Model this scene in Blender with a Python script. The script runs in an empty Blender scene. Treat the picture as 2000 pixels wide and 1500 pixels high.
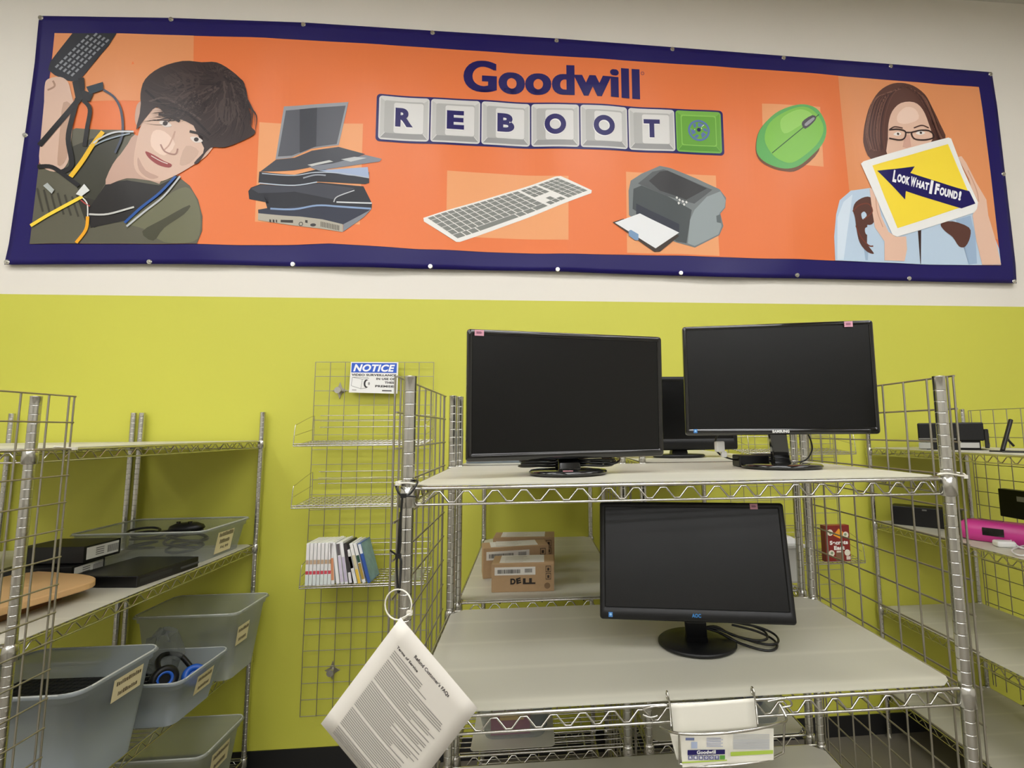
import bpy, bmesh, math, random
from mathutils import Matrix, Vector
random.seed(7)
S = bpy.context.scene
C = S.collection
Z0 = 1.53            # height of the top shelf above the floor; helper coordinates measure z from that shelf
# ---------------------------------------------------------------- camera
F, CX, CY = 955.43, 1113.3, 742.5
YAW, PIT, ROL = 0.0824, 0.1027, -0.0092
CAM = Vector((0.2502, -1.0494, 0.1129))
fw = Vector((math.sin(YAW)*math.cos(PIT), math.cos(YAW)*math.cos(PIT), math.sin(PIT)))
rt = Vector((math.cos(YAW), -math.sin(YAW), 0)); up = rt.cross(fw)
cr, sr = math.cos(ROL), math.sin(ROL)
R_ = cr*rt + sr*up; U_ = -sr*rt + cr*up
cd = bpy.data.cameras.new('camera'); cam = bpy.data.objects.new('camera', cd); C.objects.link(cam)
cd.sensor_width = 36; cd.lens = F/2000*36
cd.shift_x = (1000-CX)/2000; cd.shift_y = (CY-750)/2000
cd.clip_start = 0.02
M = Matrix((R_, U_, -fw)).transposed().to_4x4(); M.translation = CAM + Vector((0, 0, Z0))
cam.matrix_world = M; S.camera = cam
# ---------------------------------------------------------------- world, exposure
w = bpy.data.worlds.new('world'); S.world = w; w.use_nodes = True
w.node_tree.nodes['Background'].inputs[0].default_value = (1, .97, .92, 1)
w.node_tree.nodes['Background'].inputs[1].default_value = 0.3
S.view_settings.view_transform = 'Standard'; S.view_settings.look = 'None'
S.view_settings.gamma = 1; S.view_settings.use_curve_mapping = False
S.view_settings.exposure = 0.6
LAMP = 9.0
YW = 1.628           # back wall
CEIL = 2.86

def hit(u, v, ax, val):
    d = fw + R_*((u-CX)/F) - U_*((v-CY)/F)
    s = (val-CAM[ax])/d[ax]
    return CAM + d*s
VR = .38              # gloss of the printed vinyl
# ---------------------------------------------------------------- materials
def lin(c):
    return tuple((x/12.92 if x <= .04045 else ((x+.055)/1.055)**2.4) for x in [a/255 for a in c])
MATS = {}
def mat(name, rgb, rough=.5, metal=0, spec=.5, noise=None, bump=None, emit=0, alpha=None, coat=0, trans=0):
    if name in MATS: return MATS[name]
    m = bpy.data.materials.new(name); m.use_nodes = True; nt = m.node_tree
    b = nt.nodes['Principled BSDF']; c = lin(rgb)
    b.inputs['Base Color'].default_value = (*c, 1); b.inputs['Roughness'].default_value = rough
    b.inputs['Metallic'].default_value = metal; b.inputs['Specular IOR Level'].default_value = spec
    if coat: b.inputs['Coat Weight'].default_value = coat; b.inputs['Coat Roughness'].default_value = .04
    tc = nt.nodes.new('ShaderNodeTexCoord')
    if noise:
        sc, amt = noise
        n = nt.nodes.new('ShaderNodeTexNoise'); n.inputs['Scale'].default_value = sc; n.inputs['Detail'].default_value = 5
        nt.links.new(tc.outputs['Object'], n.inputs['Vector'])
        mp = nt.nodes.new('ShaderNodeMapRange'); mp.inputs[3].default_value = 1-amt; mp.inputs[4].default_value = 1+amt
        nt.links.new(n.outputs['Fac'], mp.inputs[0])
        mx = nt.nodes.new('ShaderNodeVectorMath'); mx.operation = 'SCALE'; mx.inputs[0].default_value = c
        nt.links.new(mp.outputs[0], mx.inputs['Scale']); nt.links.new(mx.outputs[0], b.inputs['Base Color'])
    if bump:
        sc, st = bump
        n = nt.nodes.new('ShaderNodeTexNoise'); n.inputs['Scale'].default_value = sc; n.inputs['Detail'].default_value = 4
        nt.links.new(tc.outputs['Object'], n.inputs['Vector'])
        bp = nt.nodes.new('ShaderNodeBump'); bp.inputs['Strength'].default_value = st; bp.inputs['Distance'].default_value = .004
        nt.links.new(n.outputs['Fac'], bp.inputs['Height']); nt.links.new(bp.outputs[0], b.inputs['Normal'])
    if emit:
        b.inputs['Emission Color'].default_value = (*c, 1); b.inputs['Emission Strength'].default_value = emit
    MATS[name] = m; return m
def frosted(name, rgb, clear=.45):
    m = bpy.data.materials.new(name); m.use_nodes = True; nt = m.node_tree
    b = nt.nodes['Principled BSDF']; b.inputs['Base Color'].default_value = (*lin(rgb), 1); b.inputs['Roughness'].default_value = .3
    t = nt.nodes.new('ShaderNodeBsdfTransparent'); t.inputs[0].default_value = (.93, .94, .95, 1)
    l = nt.nodes.new('ShaderNodeBsdfTranslucent'); l.inputs[0].default_value = (*lin(rgb), 1)
    m1 = nt.nodes.new('ShaderNodeMixShader'); m1.inputs[0].default_value = .45
    m2 = nt.nodes.new('ShaderNodeMixShader'); m2.inputs[0].default_value = clear
    nt.links.new(b.outputs[0], m1.inputs[1]); nt.links.new(l.outputs[0], m1.inputs[2])
    nt.links.new(m1.outputs[0], m2.inputs[1]); nt.links.new(t.outputs[0], m2.inputs[2])
    nt.links.new(m2.outputs[0], nt.nodes['Material Output'].inputs[0]); MATS[name] = m; return m
def flat(rgb, rough=.45):      # plain printed or moulded colour
    return mat('ink_%02x%02x%02x_%d' % (*rgb, int(rough*100)), rgb, rough, spec=.28 if rough == VR else .5)

CHROME = mat('bright_chrome_wire', (205, 203, 196), .2, 1)
NICKEL = mat('zinc_post_metal', (206, 205, 200), .22, 1, noise=(30, .06))
GRIDM = mat('dull_zinc_grid_wire', (168, 163, 150), .38, .85)
BLACKG = mat('gloss_black_plastic', (7, 7, 8), .09, spec=.5, coat=.6)
BLACKM = mat('matt_black_plastic', (11, 11, 12), .42, spec=.4)
SCREEN = mat('matt_lcd_panel', (9, 9, 9), .27, spec=.35)
CABLE = mat('black_cable_rubber', (10, 10, 11), .35)
WHITEP = mat('white_plastic', (222, 222, 220), .35)
CARD = mat('brown_corrugated_card', (178, 147, 110), .8, noise=(60, .06), bump=(120, .15))
PAPER = mat('white_paper', (226, 222, 214), .7, noise=(8, .02))
LABELP = mat('cream_label_paper', (226, 214, 176), .6)
TUB = frosted('frosted_tub_plastic', (186, 193, 196), .5)
TUBX = frosted('clear_tub_plastic', (200, 204, 200), .8)
TUBC = frosted('cloudy_tub_plastic', (205, 208, 196), .62)
PLATE = mat('galvanised_sheet', (128, 138, 146), .4, .6, noise=(50, .15))

# ---------------------------------------------------------------- mesh builder
ORG = {}
def tag(o, label=None, cat=None, group=None, kind=None):
    if label: o['label'] = label
    if cat: o['category'] = cat
    if group: o['group'] = group
    if kind: o['kind'] = kind
    return o
class MB:
    def __init__(s, X=None): s.v = []; s.f = []; s.m = []; s.sm = []; s.mats = []; s.X = X; s.mi = 0
    def use(s, m):
        if m not in s.mats: s.mats.append(m)
        s.mi = s.mats.index(m); return s
    def add(s, vs, fs, smooth=False):
        n = len(s.v)
        for p in vs:
            p = Vector(p); s.v.append(s.X @ p if s.X else p)
        for f in fs: s.f.append([i+n for i in f]); s.m.append(s.mi); s.sm.append(smooth)
        return s
    def box(s, a, b):
        x0, y0, z0 = a; x1, y1, z1 = b
        return s.add([(x0,y0,z0),(x1,y0,z0),(x1,y1,z0),(x0,y1,z0),(x0,y0,z1),(x1,y0,z1),(x1,y1,z1),(x0,y1,z1)],
              [(0,3,2,1),(4,5,6,7),(0,1,5,4),(1,2,6,5),(2,3,7,6),(3,0,4,7)])
    def cyl(s, a, b, r, n=8, r2=None, caps=True):
        a = Vector(a); b = Vector(b); d = (b-a).normalized()
        t = Vector((0,0,1)) if abs(d.z) < .9 else Vector((1,0,0))
        e = d.cross(t).normalized(); g = d.cross(e); r2 = r if r2 is None else r2
        vs = [a + (e*math.cos(2*math.pi*i/n)+g*math.sin(2*math.pi*i/n))*r for i in range(n)]
        vs += [b + (e*math.cos(2*math.pi*i/n)+g*math.sin(2*math.pi*i/n))*r2 for i in range(n)]
        s.add(vs, [(i, (i+1) % n, n+(i+1) % n, n+i) for i in range(n)], True)
        if caps: s.add(vs[:n], [tuple(range(n))[::-1]]); s.add(vs[n:], [tuple(range(n))])
        return s
    def tube(s, pts, r, n=6, closed=False):
        pts = [Vector(p) for p in pts]; k = len(pts)
        if 3 <= k <= 14:
            q = ([pts[-1]]+pts+pts[:2]) if closed else ([pts[0]]+pts+[pts[-1]]); out = []
            for i in range(1, len(q)-2):
                a, b, c, d = q[i-1:i+3]
                for j in range(5):
                    t = j/5; out.append(.5*((2*b)+(c-a)*t+(2*a-5*b+4*c-d)*t*t+(-a+3*b-3*c+d)*t**3))
            pts = out if closed else out+[pts[-1]]; k = len(pts)
        rings = []; prev = None
        for i, p in enumerate(pts):
            if closed: d = pts[(i+1) % k]-pts[i-1]
            else: d = pts[min(i+1, k-1)]-pts[max(i-1, 0)]
            d.normalize()
            if prev is None:
                t = Vector((0,0,1)) if abs(d.z) < .9 else Vector((1,0,0)); e = d.cross(t).normalized()
            else: e = (prev-d*prev.dot(d)).normalized()
            prev = e; g = d.cross(e)
            rings += [p+(e*math.cos(2*math.pi*j/n)+g*math.sin(2*math.pi*j/n))*r for j in range(n)]
        fs = []
        for i in range(k if closed else k-1):
            a = i*n; b = ((i+1) % k)*n
            fs += [(a+j, a+(j+1) % n, b+(j+1) % n, b+j) for j in range(n)]
        s.add(rings, fs, True)
        if not closed: s.add(rings[:n], [tuple(range(n))[::-1]]); s.add(rings[-n:], [tuple(range(n))])
        return s
    def prism(s, poly, h0, h1, plane='xy'):
        def P(p, h): return {'xy': (p[0], p[1], h), 'xz': (p[0], h, p[1]), 'yz': (h, p[0], p[1])}[plane]
        n = len(poly); vs = [P(p, h0) for p in poly]+[P(p, h1) for p in poly]
        return s.add(vs, [tuple(range(n))[::-1], tuple(range(n, 2*n))]+[(i, (i+1) % n, n+(i+1) % n, n+i) for i in range(n)])
    def lathe(s, c, prof, n=24, sx=1, sy=1):
        c = Vector(c); vs = []
        for r, z in prof: vs += [c+Vector((r*sx*math.cos(2*math.pi*i/n), r*sy*math.sin(2*math.pi*i/n), z)) for i in range(n)]
        fs = []
        for k in range(len(prof)-1):
            a = k*n; b = a+n
            fs += [(a+i, a+(i+1) % n, b+(i+1) % n, b+i) for i in range(n)]
        s.add(vs, fs, True)
        s.add(vs[:n], [tuple(range(n))[::-1]]); s.add(vs[-n:], [tuple(range(n))]); return s
    def build(s, name, m=None, parent=None, bevel=0, seg=2, subsurf=0, org=None):
        me = bpy.data.meshes.new(name)
        o = bpy.data.objects.new(name, me); C.objects.link(o)
        if parent is not None:
            o.parent = parent; g = ORG[parent.name]; ORG[o.name] = g
        else:
            g = Vector(org) if org else Vector((0, 0, 0)); ORG[o.name] = g
            o.location = g + (Vector((0, 0, Z0)) if org else Vector((0, 0, 0)))
        off = (Vector((0, 0, Z0))-g) if (parent is None and not org) else -g
        me.from_pydata([tuple(p+off) for p in s.v], [], s.f)
        if m is not None: me.materials.append(m)
        else:
            for q in s.mats: me.materials.append(q)
            me.polygons.foreach_set('material_index', s.m)
        me.polygons.foreach_set('use_smooth', s.sm); me.update()
        if bevel:
            b = o.modifiers.new('bevel', 'BEVEL'); b.width = bevel; b.segments = seg; b.limit_method = 'ANGLE'; b.angle_limit = .6
        return o
def thing(name, loc, label, cat, group=None):
    o = bpy.data.objects.new(name, None); C.objects.link(o); o.empty_display_size = .05
    ORG[o.name] = Vector(loc); o.location = Vector(loc)+Vector((0, 0, Z0))
    return tag(o, label, cat, group)
def dup(root, delta, label=None, group=None):
    r = root.copy(); C.objects.link(r); r.location = root.location+Vector(delta)
    if label: r['label'] = label
    for ch in list(root.children):
        c = ch.copy(); C.objects.link(c); c.parent = r
        for g in list(ch.children):
            d = g.copy(); C.objects.link(d); d.parent = c
    return r
def frame(o, yaw=0, tilt=0, roll=0):
    return Matrix.Translation(Vector(o)) @ Matrix.Rotation(yaw, 4, 'Z') @ Matrix.Rotation(-tilt, 4, 'X') @ Matrix.Rotation(-roll, 4, 'Y')
TX = {}
def text(s, bold=0, shear=0):
    k = (s, bold, shear)
    if k in TX: return TX[k]
    cu = bpy.data.curves.new('t', 'FONT'); cu.body = s; cu.size = 1; cu.offset = bold; cu.shear = shear; cu.resolution_u = 6; cu.space_character = 1+bold*1.6; cu.fill_mode = 'FRONT' if hasattr(cu, 'fill_mode') else 'FRONT'
    ob = bpy.data.objects.new('t', cu); C.objects.link(ob)
    dg = bpy.context.evaluated_depsgraph_get(); ev = ob.evaluated_get(dg); me = ev.to_mesh()
    vs = [(v.co.x, v.co.y) for v in me.vertices]; fs = [tuple(p.vertices) for p in me.polygons]
    ev.to_mesh_clear(); bpy.data.objects.remove(ob); bpy.data.curves.remove(cu)
    x0 = min(v[0] for v in vs); x1 = max(v[0] for v in vs); y0 = min(v[1] for v in vs); y1 = max(v[1] for v in vs)
    TX[k] = ([((x-x0)/(x1-x0), (y-y0)/(y1-y0)) for x, y in vs], fs); return TX[k]
def put_text(mb, s, o, ex, ez, bold=0, shear=0):
    """text filling the parallelogram o + u*ex + v*ez"""
    vs, fs = text(s, bold, shear); o = Vector(o); ex = Vector(ex); ez = Vector(ez)
    mb.add([o+ex*u+ez*v for u, v in vs], fs); return mb

# ================================================================ SETTING
def struct(name, mb, m):
    return tag(mb.build(name, m), kind='structure')
def wallmat():
    m = bpy.data.materials.new('painted_wall_two_tone'); m.use_nodes = True; nt = m.node_tree; b = nt.nodes['Principled BSDF']
    g = nt.nodes.new('ShaderNodeNewGeometry'); sp = nt.nodes.new('ShaderNodeSeparateXYZ'); nt.links.new(g.outputs['Position'], sp.inputs[0])
    c = nt.nodes.new('ShaderNodeMath'); c.operation = 'GREATER_THAN'; c.inputs[1].default_value = Z0+.836
    nt.links.new(sp.outputs['Z'], c.inputs[0])
    n = nt.nodes.new('ShaderNodeTexNoise'); n.inputs['Scale'].default_value = 1.3; nt.links.new(g.outputs['Position'], n.inputs[0])
    mp = nt.nodes.new('ShaderNodeMapRange'); mp.inputs[3].default_value = .97; mp.inputs[4].default_value = 1.03; nt.links.new(n.outputs[0], mp.inputs[0])
    mx = nt.nodes.new('ShaderNodeMix'); mx.data_type = 'RGBA'
    mx.inputs[6].default_value = (*lin((199, 198, 74)), 1); mx.inputs[7].default_value = (*lin((226, 221, 211)), 1)
    nt.links.new(c.outputs[0], mx.inputs[0])
    vm = nt.nodes.new('ShaderNodeVectorMath'); vm.operation = 'SCALE'; nt.links.new(mx.outputs[2], vm.inputs[0]); nt.links.new(mp.outputs[0], vm.inputs['Scale'])
    nt.links.new(vm.outputs[0], b.inputs['Base Color']); b.inputs['Roughness'].default_value = .55
    n2 = nt.nodes.new('ShaderNodeTexNoise'); n2.inputs['Scale'].default_value = 220; nt.links.new(g.outputs['Position'], n2.inputs[0])
    bp = nt.nodes.new('ShaderNodeBump'); bp.inputs['Strength'].default_value = .12; bp.inputs['Distance'].default_value = .001
    nt.links.new(n2.outputs[0], bp.inputs['Height']); nt.links.new(bp.outputs[0], b.inputs['Normal'])
    return m
WM = wallmat(); OFFW = mat('off_white_wall', (200, 196, 186), .6, noise=(2, .02))
XL, XR, YB, FL = -4.6, 4.6, -14.5, -Z0
struct('wall_back', MB().box((XL, YW, FL), (XR, YW+.12, CEIL)), WM)
struct('wall_left', MB().box((XL-.12, YB, FL), (XL, YW+.12, CEIL)), OFFW)
struct('wall_right', MB().box((XR, YB, FL), (XR+.12, YW+.12, CEIL)), OFFW)
struct('wall_front', MB().box((XL-.12, YB-.12, FL), (XR+.12, YB, CEIL)), OFFW)
struct('floor', MB().box((XL-.12, YB-.12, FL-.1), (XR+.12, YW+.12, FL)), mat('worn_vinyl_floor', (112, 106, 94), .45, noise=(6, .12)))
struct('ceiling', MB().box((XL-.12, YB-.12, CEIL), (XR+.12, YW+.12, CEIL+.1)), mat('ceiling_tile', (205, 202, 194), .8, bump=(60, .2)))
struct('baseboard_back', MB().box((XL, YW-.006, FL), (XR, YW, FL+.103)), mat('black_cove_base', (24, 24, 24), .45))
# ceiling lights (behind and above the viewer)
DIFF = mat('lit_diffuser', (250, 250, 250), .5, emit=LAMP)
lf = None
for y in (-.15, -2.1, -4.0, -5.9, -8.1, -10.4, -12.7):
    for x in (-3.2, -1.2, .8, 2.8):
        if lf is None:
            lf = thing('ceiling_light', (x, y, CEIL-.05), 'recessed white ceiling light panel over the aisle', 'light', 'ceiling light panels')
            f = MB()
            for a, b in (((-.62, -.32), (.62, -.3)), ((-.62, .3), (.62, .32)), ((-.62, -.3), (-.6, .3)), ((.6, -.3), (.62, .3))):
                f.box((x+a[0], y+a[1], CEIL-.03), (x+b[0], y+b[1], CEIL-.001))
            f.build('frame', WHITEP, lf)
            MB().box((x-.6, y-.3, CEIL-.02), (x+.6, y+.3, CEIL-.012)).build('diffuser', DIFF, lf)
            base = (x, y)
        else: dup(lf, (x-base[0], y-base[1], 0))

# ================================================================ WIRE RACKS
def ring_post(mb, x, y, z0, z1, r=.0127, n=14):
    prof = []; z = z0; k = 0
    prof.append((r, z0))
    z = z0+.0254
    while z < z1-.01:
        prof += [(r, z-.0016), (r, z-.0007), (r*.95, z-.0005), (r*.95, z+.0005), (r, z+.0007), (r, z+.0016)]; z += .0254
    prof += [(r, z1-.004), (r*1.04, z1-.003), (r*1.0, z1)]
    mb.lathe((x, y, 0), prof, n)
def rack(label, x0, x1, y0, y1, shelves, ztop, along='y', zbot=FL, group=None, n=14):
    t = thing('wire_shelving_unit', (x0, y0, FL), label, 'shelving unit', group)
    for px, py in ((x0, y0), (x1, y0), (x0, y1), (x1, y1)):
        mb = MB(); ring_post(mb, px, py, FL+.025, ztop, n=n); p = mb.build('post', NICKEL, t)
        MB().lathe((px, py, 0), [(.016, FL), (.016, FL+.01), (.008, FL+.014), (.008, FL+.03)], 10).build('foot', GRIDM, p)
    for z in shelves:
        s = MB(); d = .006; c = .014
        for a, b in (((x0+c, y0), (x1-c, y0)), ((x0+c, y1), (x1-c, y1)), ((x0, y0+c), (x0, y1-c)), ((x1, y0+c), (x1, y1-c))):
            L = math.hypot(b[0]-a[0], b[1]-a[1]); ux, uy = (b[0]-a[0])/L, (b[1]-a[1])/L
            s.cyl((*a, z-.0035), (*b, z-.0035), .0036, 8); s.cyl((*a, z-.0365), (*b, z-.0365), .0026, 6)
            k = max(2, round((L-.03)/.061)); st = (L-.03)/k; pts = []
            for i in range(2*k+1):
                q = .015+i*st/2; zz = z-.010 if i % 2 else z-.032
                pts.append((a[0]+ux*(q-.006), a[1]+uy*(q-.006), zz)); pts.append((a[0]+ux*(q+.006), a[1]+uy*(q+.006), zz))
            s.tube(pts[1:-1], .0022, 5)
        if along == 'y':
            k = int((x1-x0-.03)/.026)
            for i in range(k+1):
                xx = x0+.015+(x1-x0-.03)*i/k; s.cyl((xx, y0, z-.0035), (xx, y1, z-.0035), .0021, 5, caps=False)
            for i in (1, 2, 3): s.cyl((x0, y0+(y1-y0)*i/4, z-.008), (x1, y0+(y1-y0)*i/4, z-.008), .0028, 5, caps=False)
        else:
            k = int((y1-y0-.03)/.026)
            for i in range(k+1):
                yy = y0+.015+(y1-y0-.03)*i/k; s.cyl((x0, yy, z-.0035), (x1, yy, z-.0035), .0021, 5, caps=False)
            for i in (1, 2, 3): s.cyl((x0+(x1-x0)*i/4, y0, z-.008), (x0+(x1-x0)*i/4, y1, z-.008), .0028, 5, caps=False)
        so = s.build('wire_shelf', CHROME, t)
        for px, py in ((x0, y0), (x1, y0), (x0, y1), (x1, y1)):
            MB().lathe((px, py, 0), [(.0145, z-.041), (.0185, z-.039), (.0165, z-.002), (.0145, z+.001)], 14).build('collar', NICKEL, so)
    return t
W = 1.19; D = .58
SH2, SH3 = -.446, -.905
rack('large chrome wire rack in the foreground holding the flat monitors', 0, W, 0, D, (0, SH2, SH3, -1.38), .23, 'y', n=18)
rack('chrome wire rack behind the big rack at left, with cardboard boxes', .015, .565, .625, 1.555, (0, -.437, -.9, -1.38), .23, 'x')
rack('chrome wire rack behind the big rack at right, under the rear monitor', .635, 1.18, .625, 1.555, (0, -.437, -.9, -1.38), .23, 'x')
rack('chrome wire rack at left against the green wall, full of clear tubs', -1.705, -1.122, .43, 1.6, (.075, -.441, -.965, -1.44), .222, 'x')
rack('wire rack at the far left edge, mostly outside the frame', -2.31, -1.745, .43, 1.6, (.075, -.441, -.965, -1.44), .222, 'x')
rack('chrome wire rack at the right edge holding printer and pink radio', 2.16, 2.745, .41, 1.595, (0, -.405, -.86, -1.3), .215, 'x')

def liner(label, x0, x1, y0, y1, z, cut=.03, m=None):
    c = cut
    poly = [(x0+c, y0), (x1-c, y0), (x1-c*.3, y0+c*.5), (x1, y0+c), (x1, y1-c), (x1-c, y1), (x0+c, y1), (x0, y1-c), (x0, y0+c), (x0+c*.3, y0+c*.5)]
    return tag(MB().prism(poly, z, z+.0018).build('shelf_liner', m or LINER), label, 'shelf liner')
def linermat(name, ax):
    m = bpy.data.materials.new(name); m.use_nodes = True; nt = m.node_tree; b = nt.nodes['Principled BSDF']
    g = nt.nodes.new('ShaderNodeNewGeometry'); sp = nt.nodes.new('ShaderNodeSeparateXYZ'); nt.links.new(g.outputs['Position'], sp.inputs[0])
    n = nt.nodes.new('ShaderNodeTexNoise'); n.inputs['Scale'].default_value = 5; nt.links.new(g.outputs['Position'], n.inputs[0])
    mu = nt.nodes.new('ShaderNodeMath'); mu.operation = 'MULTIPLY'; mu.inputs[1].default_value = 2*math.pi/.145; nt.links.new(sp.outputs[ax], mu.inputs[0])
    si = nt.nodes.new('ShaderNodeMath'); si.operation = 'SINE'; nt.links.new(mu.outputs[0], si.inputs[0])
    pw = nt.nodes.new('ShaderNodeMath'); pw.operation = 'POWER'; ab = nt.nodes.new('ShaderNodeMath'); ab.operation = 'MAXIMUM'; ab.inputs[1].default_value = 0
    nt.links.new(si.outputs[0], ab.inputs[0]); nt.links.new(ab.outputs[0], pw.inputs[0]); pw.inputs[1].default_value = 14
    mp = nt.nodes.new('ShaderNodeMapRange'); mp.inputs[3].default_value = 1; mp.inputs[4].default_value = 1.1; nt.links.new(pw.outputs[0], mp.inputs[0])
    vm = nt.nodes.new('ShaderNodeVectorMath'); vm.operation = 'SCALE'; vm.inputs[0].default_value = lin((193, 190, 175)); nt.links.new(mp.outputs[0], vm.inputs['Scale'])
    nt.links.new(vm.outputs[0], b.inputs['Base Color']); b.inputs['Roughness'].default_value = .42
    bp = nt.nodes.new('ShaderNodeBump'); bp.inputs['Strength'].default_value = .25; bp.inputs['Distance'].default_value = .01
    nt.links.new(n.outputs[0], bp.inputs['Height']); nt.links.new(bp.outputs[0], b.inputs['Normal'])
    return m
LINER = linermat('frosted_shelf_sheet', 'Y')
liner('pale plastic liner on the top shelf under the two large monitors', .008, W-.008, .006, D-.006, .0005)
liner('pale plastic liner on the middle shelf under the lowest monitor', .008, W-.008, .006, D-.006, SH2+.0005, .035)
liner('grey plastic liner on the lowest visible shelf behind the brochure holder', .008, W-.008, .006, D-.006, SH3+.0005, .035)
liner('plastic liner under the metal chassis behind the left monitor', .022, .56, .63, 1.55, .0005)
liner('plastic liner carrying the three cardboard boxes', .022, .56, .63, 1.55, -.4365)
liner('plastic liner under the small rear monitor', .642, 1.172, .63, 1.55, .0005)
liner('plastic liner under the white swing-top bin', .642, 1.172, .63, 1.55, -.4365)
liner('grey liner strip covering part of the slatted lower shelf', .06, .33, .64, 1.3, -.8995, .01)
liner('lower rear liner under the clear tub at right of the brochures', .642, 1.172, .63, 1.55, -.8995)
liner('liner on the top shelf of the left rack', -1.698, -1.129, .437, 1.594, .0755)
liner('liner on the top shelf of the far left rack', -2.3, -1.75, .437, 1.594, .0755)
liner('liner under the wooden board and black laptop on the left rack', -1.698, -1.129, .437, 1.594, -.4405)
liner('liner on the far left rack seen through the grid', -2.3, -1.75, .437, 1.594, -.4405)
liner('liner under the black printer on the right rack', 2.167, 2.738, .417, 1.588, .0005)
liner('liner under the pink radio on the right rack', 2.167, 2.738, .417, 1.588, -.4045)
liner('empty liner on the third shelf of the right rack', 2.167, 2.738, .417, 1.588, -.8595)
liner('empty liner on the bottom shelf of the right rack', 2.167, 2.738, .417, 1.588, -1.2995)

# ================================================================ GRID PANELS
def grid_panel(label, o, ax, n, z0, z1, r=.0024, sp=.0762, pair=.016, m=GRIDM):
    """ax 'x' or 'y': direction of the width; n cells"""
    mb = MB(); o = Vector(o); e = Vector((1, 0, 0)) if ax == 'x' else Vector((0, 1, 0)); nrm = Vector((0, 1, 0)) if ax == 'x' else Vector((1, 0, 0))
    Wd = n*sp
    for i in range(n+1):
        p = o+e*(i*sp); mb.cyl((p.x, p.y, z0), (p.x, p.y, z1), r, 6)
    if pair:
        for q in (pair, Wd-.016):
            p = o+e*q; mb.cyl((p.x, p.y, z0), (p.x, p.y, z1), r, 6)
    z = z1; k = 0
    while z >= z0-.001:
        a = o+nrm*r*1.6; b = o+e*Wd+nrm*r*1.6
        mb.cyl((a.x, a.y, z), (b.x, b.y, z), r, 6); z -= sp
    return tag(mb.build('wire_grid', m), label, 'wire grid')
grid_panel('wire grid panel on the left side of the big rack beside the hanging paper', (-.035, .013, 0), 'y', 8, -1.5, .231, pair=.046)
grid_panel('wire grid panel on the right side of the big rack', (1.226, 0, 0), 'y', 8, -1.5, .231)
grid_panel('wire grid panel at the left frame edge with tubs behind', (-1.088, -.105, 0), 'y', 8, -1.5, .226, pair=.024)
grid_panel('wire grid panel beyond the printer at the right edge', (2.79, .99, 0), 'y', 8, -1.3, .207)
grid_panel('wire grid panel standing between the two rear racks', (.6, .66, 0), 'y', 8, -1.4, -.012)
W1 = grid_panel('wall grid panel at left with the NOTICE sign and DVD shelf', (-.872, 1.6, 0), 'x', 8, -1.27, .484, .0019, pair=0)
W2 = grid_panel('wall grid panel at right behind the monitors', (1.345, 1.6, 0), 'x', 8, -1.27, .484, .0019, pair=0)
def bracket(x, z, label):
    t = thing('grid_wall_bracket', (x, YW, z), label, 'bracket')
    MB().prism([(x-.038, z), (x-.012, z+.014), (x, z+.046), (x+.012, z+.014), (x+.038, z), (x+.012, z-.014), (x, z-.046), (x-.012, z-.014)], YW-.004, YW-.0005, 'xz').build('plate', GRIDM, t, bevel=.001)
    MB().cyl((x, YW, z), (x, YW-.032, z), .011, 12).cyl((x, YW-.03, z), (x, YW-.036, z), .017, 12).build('clamp', NICKEL, t)
bracket(-.753, .335, 'diamond wall bracket left of the NOTICE sign')
bracket(-.736, -1.07, 'dull diamond wall bracket low on the wall grid beside the hanging paper')

def basket(label, x0, x1, zf):
    mb = MB(); y0, y1 = 1.375, 1.59; zb = zf+.02
    def Z(y): return zf+(zb-zf)*(y-y0)/(y1-y0)
    for i in range(8):
        y = y0+(y1-y0)*i/7; mb.cyl((x0, y, Z(y)), (x1, y, Z(y)), .0019, 5)
    k = 24
    for i in range(k+1):
        x = x0+(x1-x0)*i/k; mb.cyl((x, y0, zf+.003), (x, y1, zb+.003), .0014, 5)
    mb.cyl((x0, y0, zf), (x1, y0, zf), .0032, 8); mb.cyl((x0, y0-.004, zf+.011), (x1, y0-.004, zf+.011), .0022, 6)
    for q in (.07, .13): mb.cyl((x0+.03, y1, zb+q), (x1-.01, y1, zb+q), .0022, 6)
    mb.cyl((x0+.04, y1-.03, zb+.1), (x1-.01, y1-.03, zb+.1), .0016, 6)
    for x in (x0, x1): mb.tube([(x, y0, zf), (x, y0+.012, zf+.09), (x, y0+.04, zf+.105), (x, y1-.02, zb+.125), (x, y1, zb+.11), (x, y1, zb)], .002, 6)
    for x in (x0, x1): mb.cyl((x, y0+.02, zf+.05), (x, y1, zb+.06), .0018, 5)
    return tag(mb.build('wire_basket_shelf', CHROME), label, 'wire shelf')
basket('empty wire basket shelf, upper one on the left wall grid', -.862, -.253, .052)
basket('empty wire basket shelf, middle one on the left wall grid', -.858, -.25, -.235)
basket('wire shelf on the left wall grid holding the row of disc cases', -.805, -.247, -.597)
basket('empty wire basket shelf high on the right wall grid, behind the monitor stand', 1.36, 1.93, -.02)
basket('wire shelf on the right wall grid with a red box on it', 1.36, 1.94, -.565)

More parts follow.
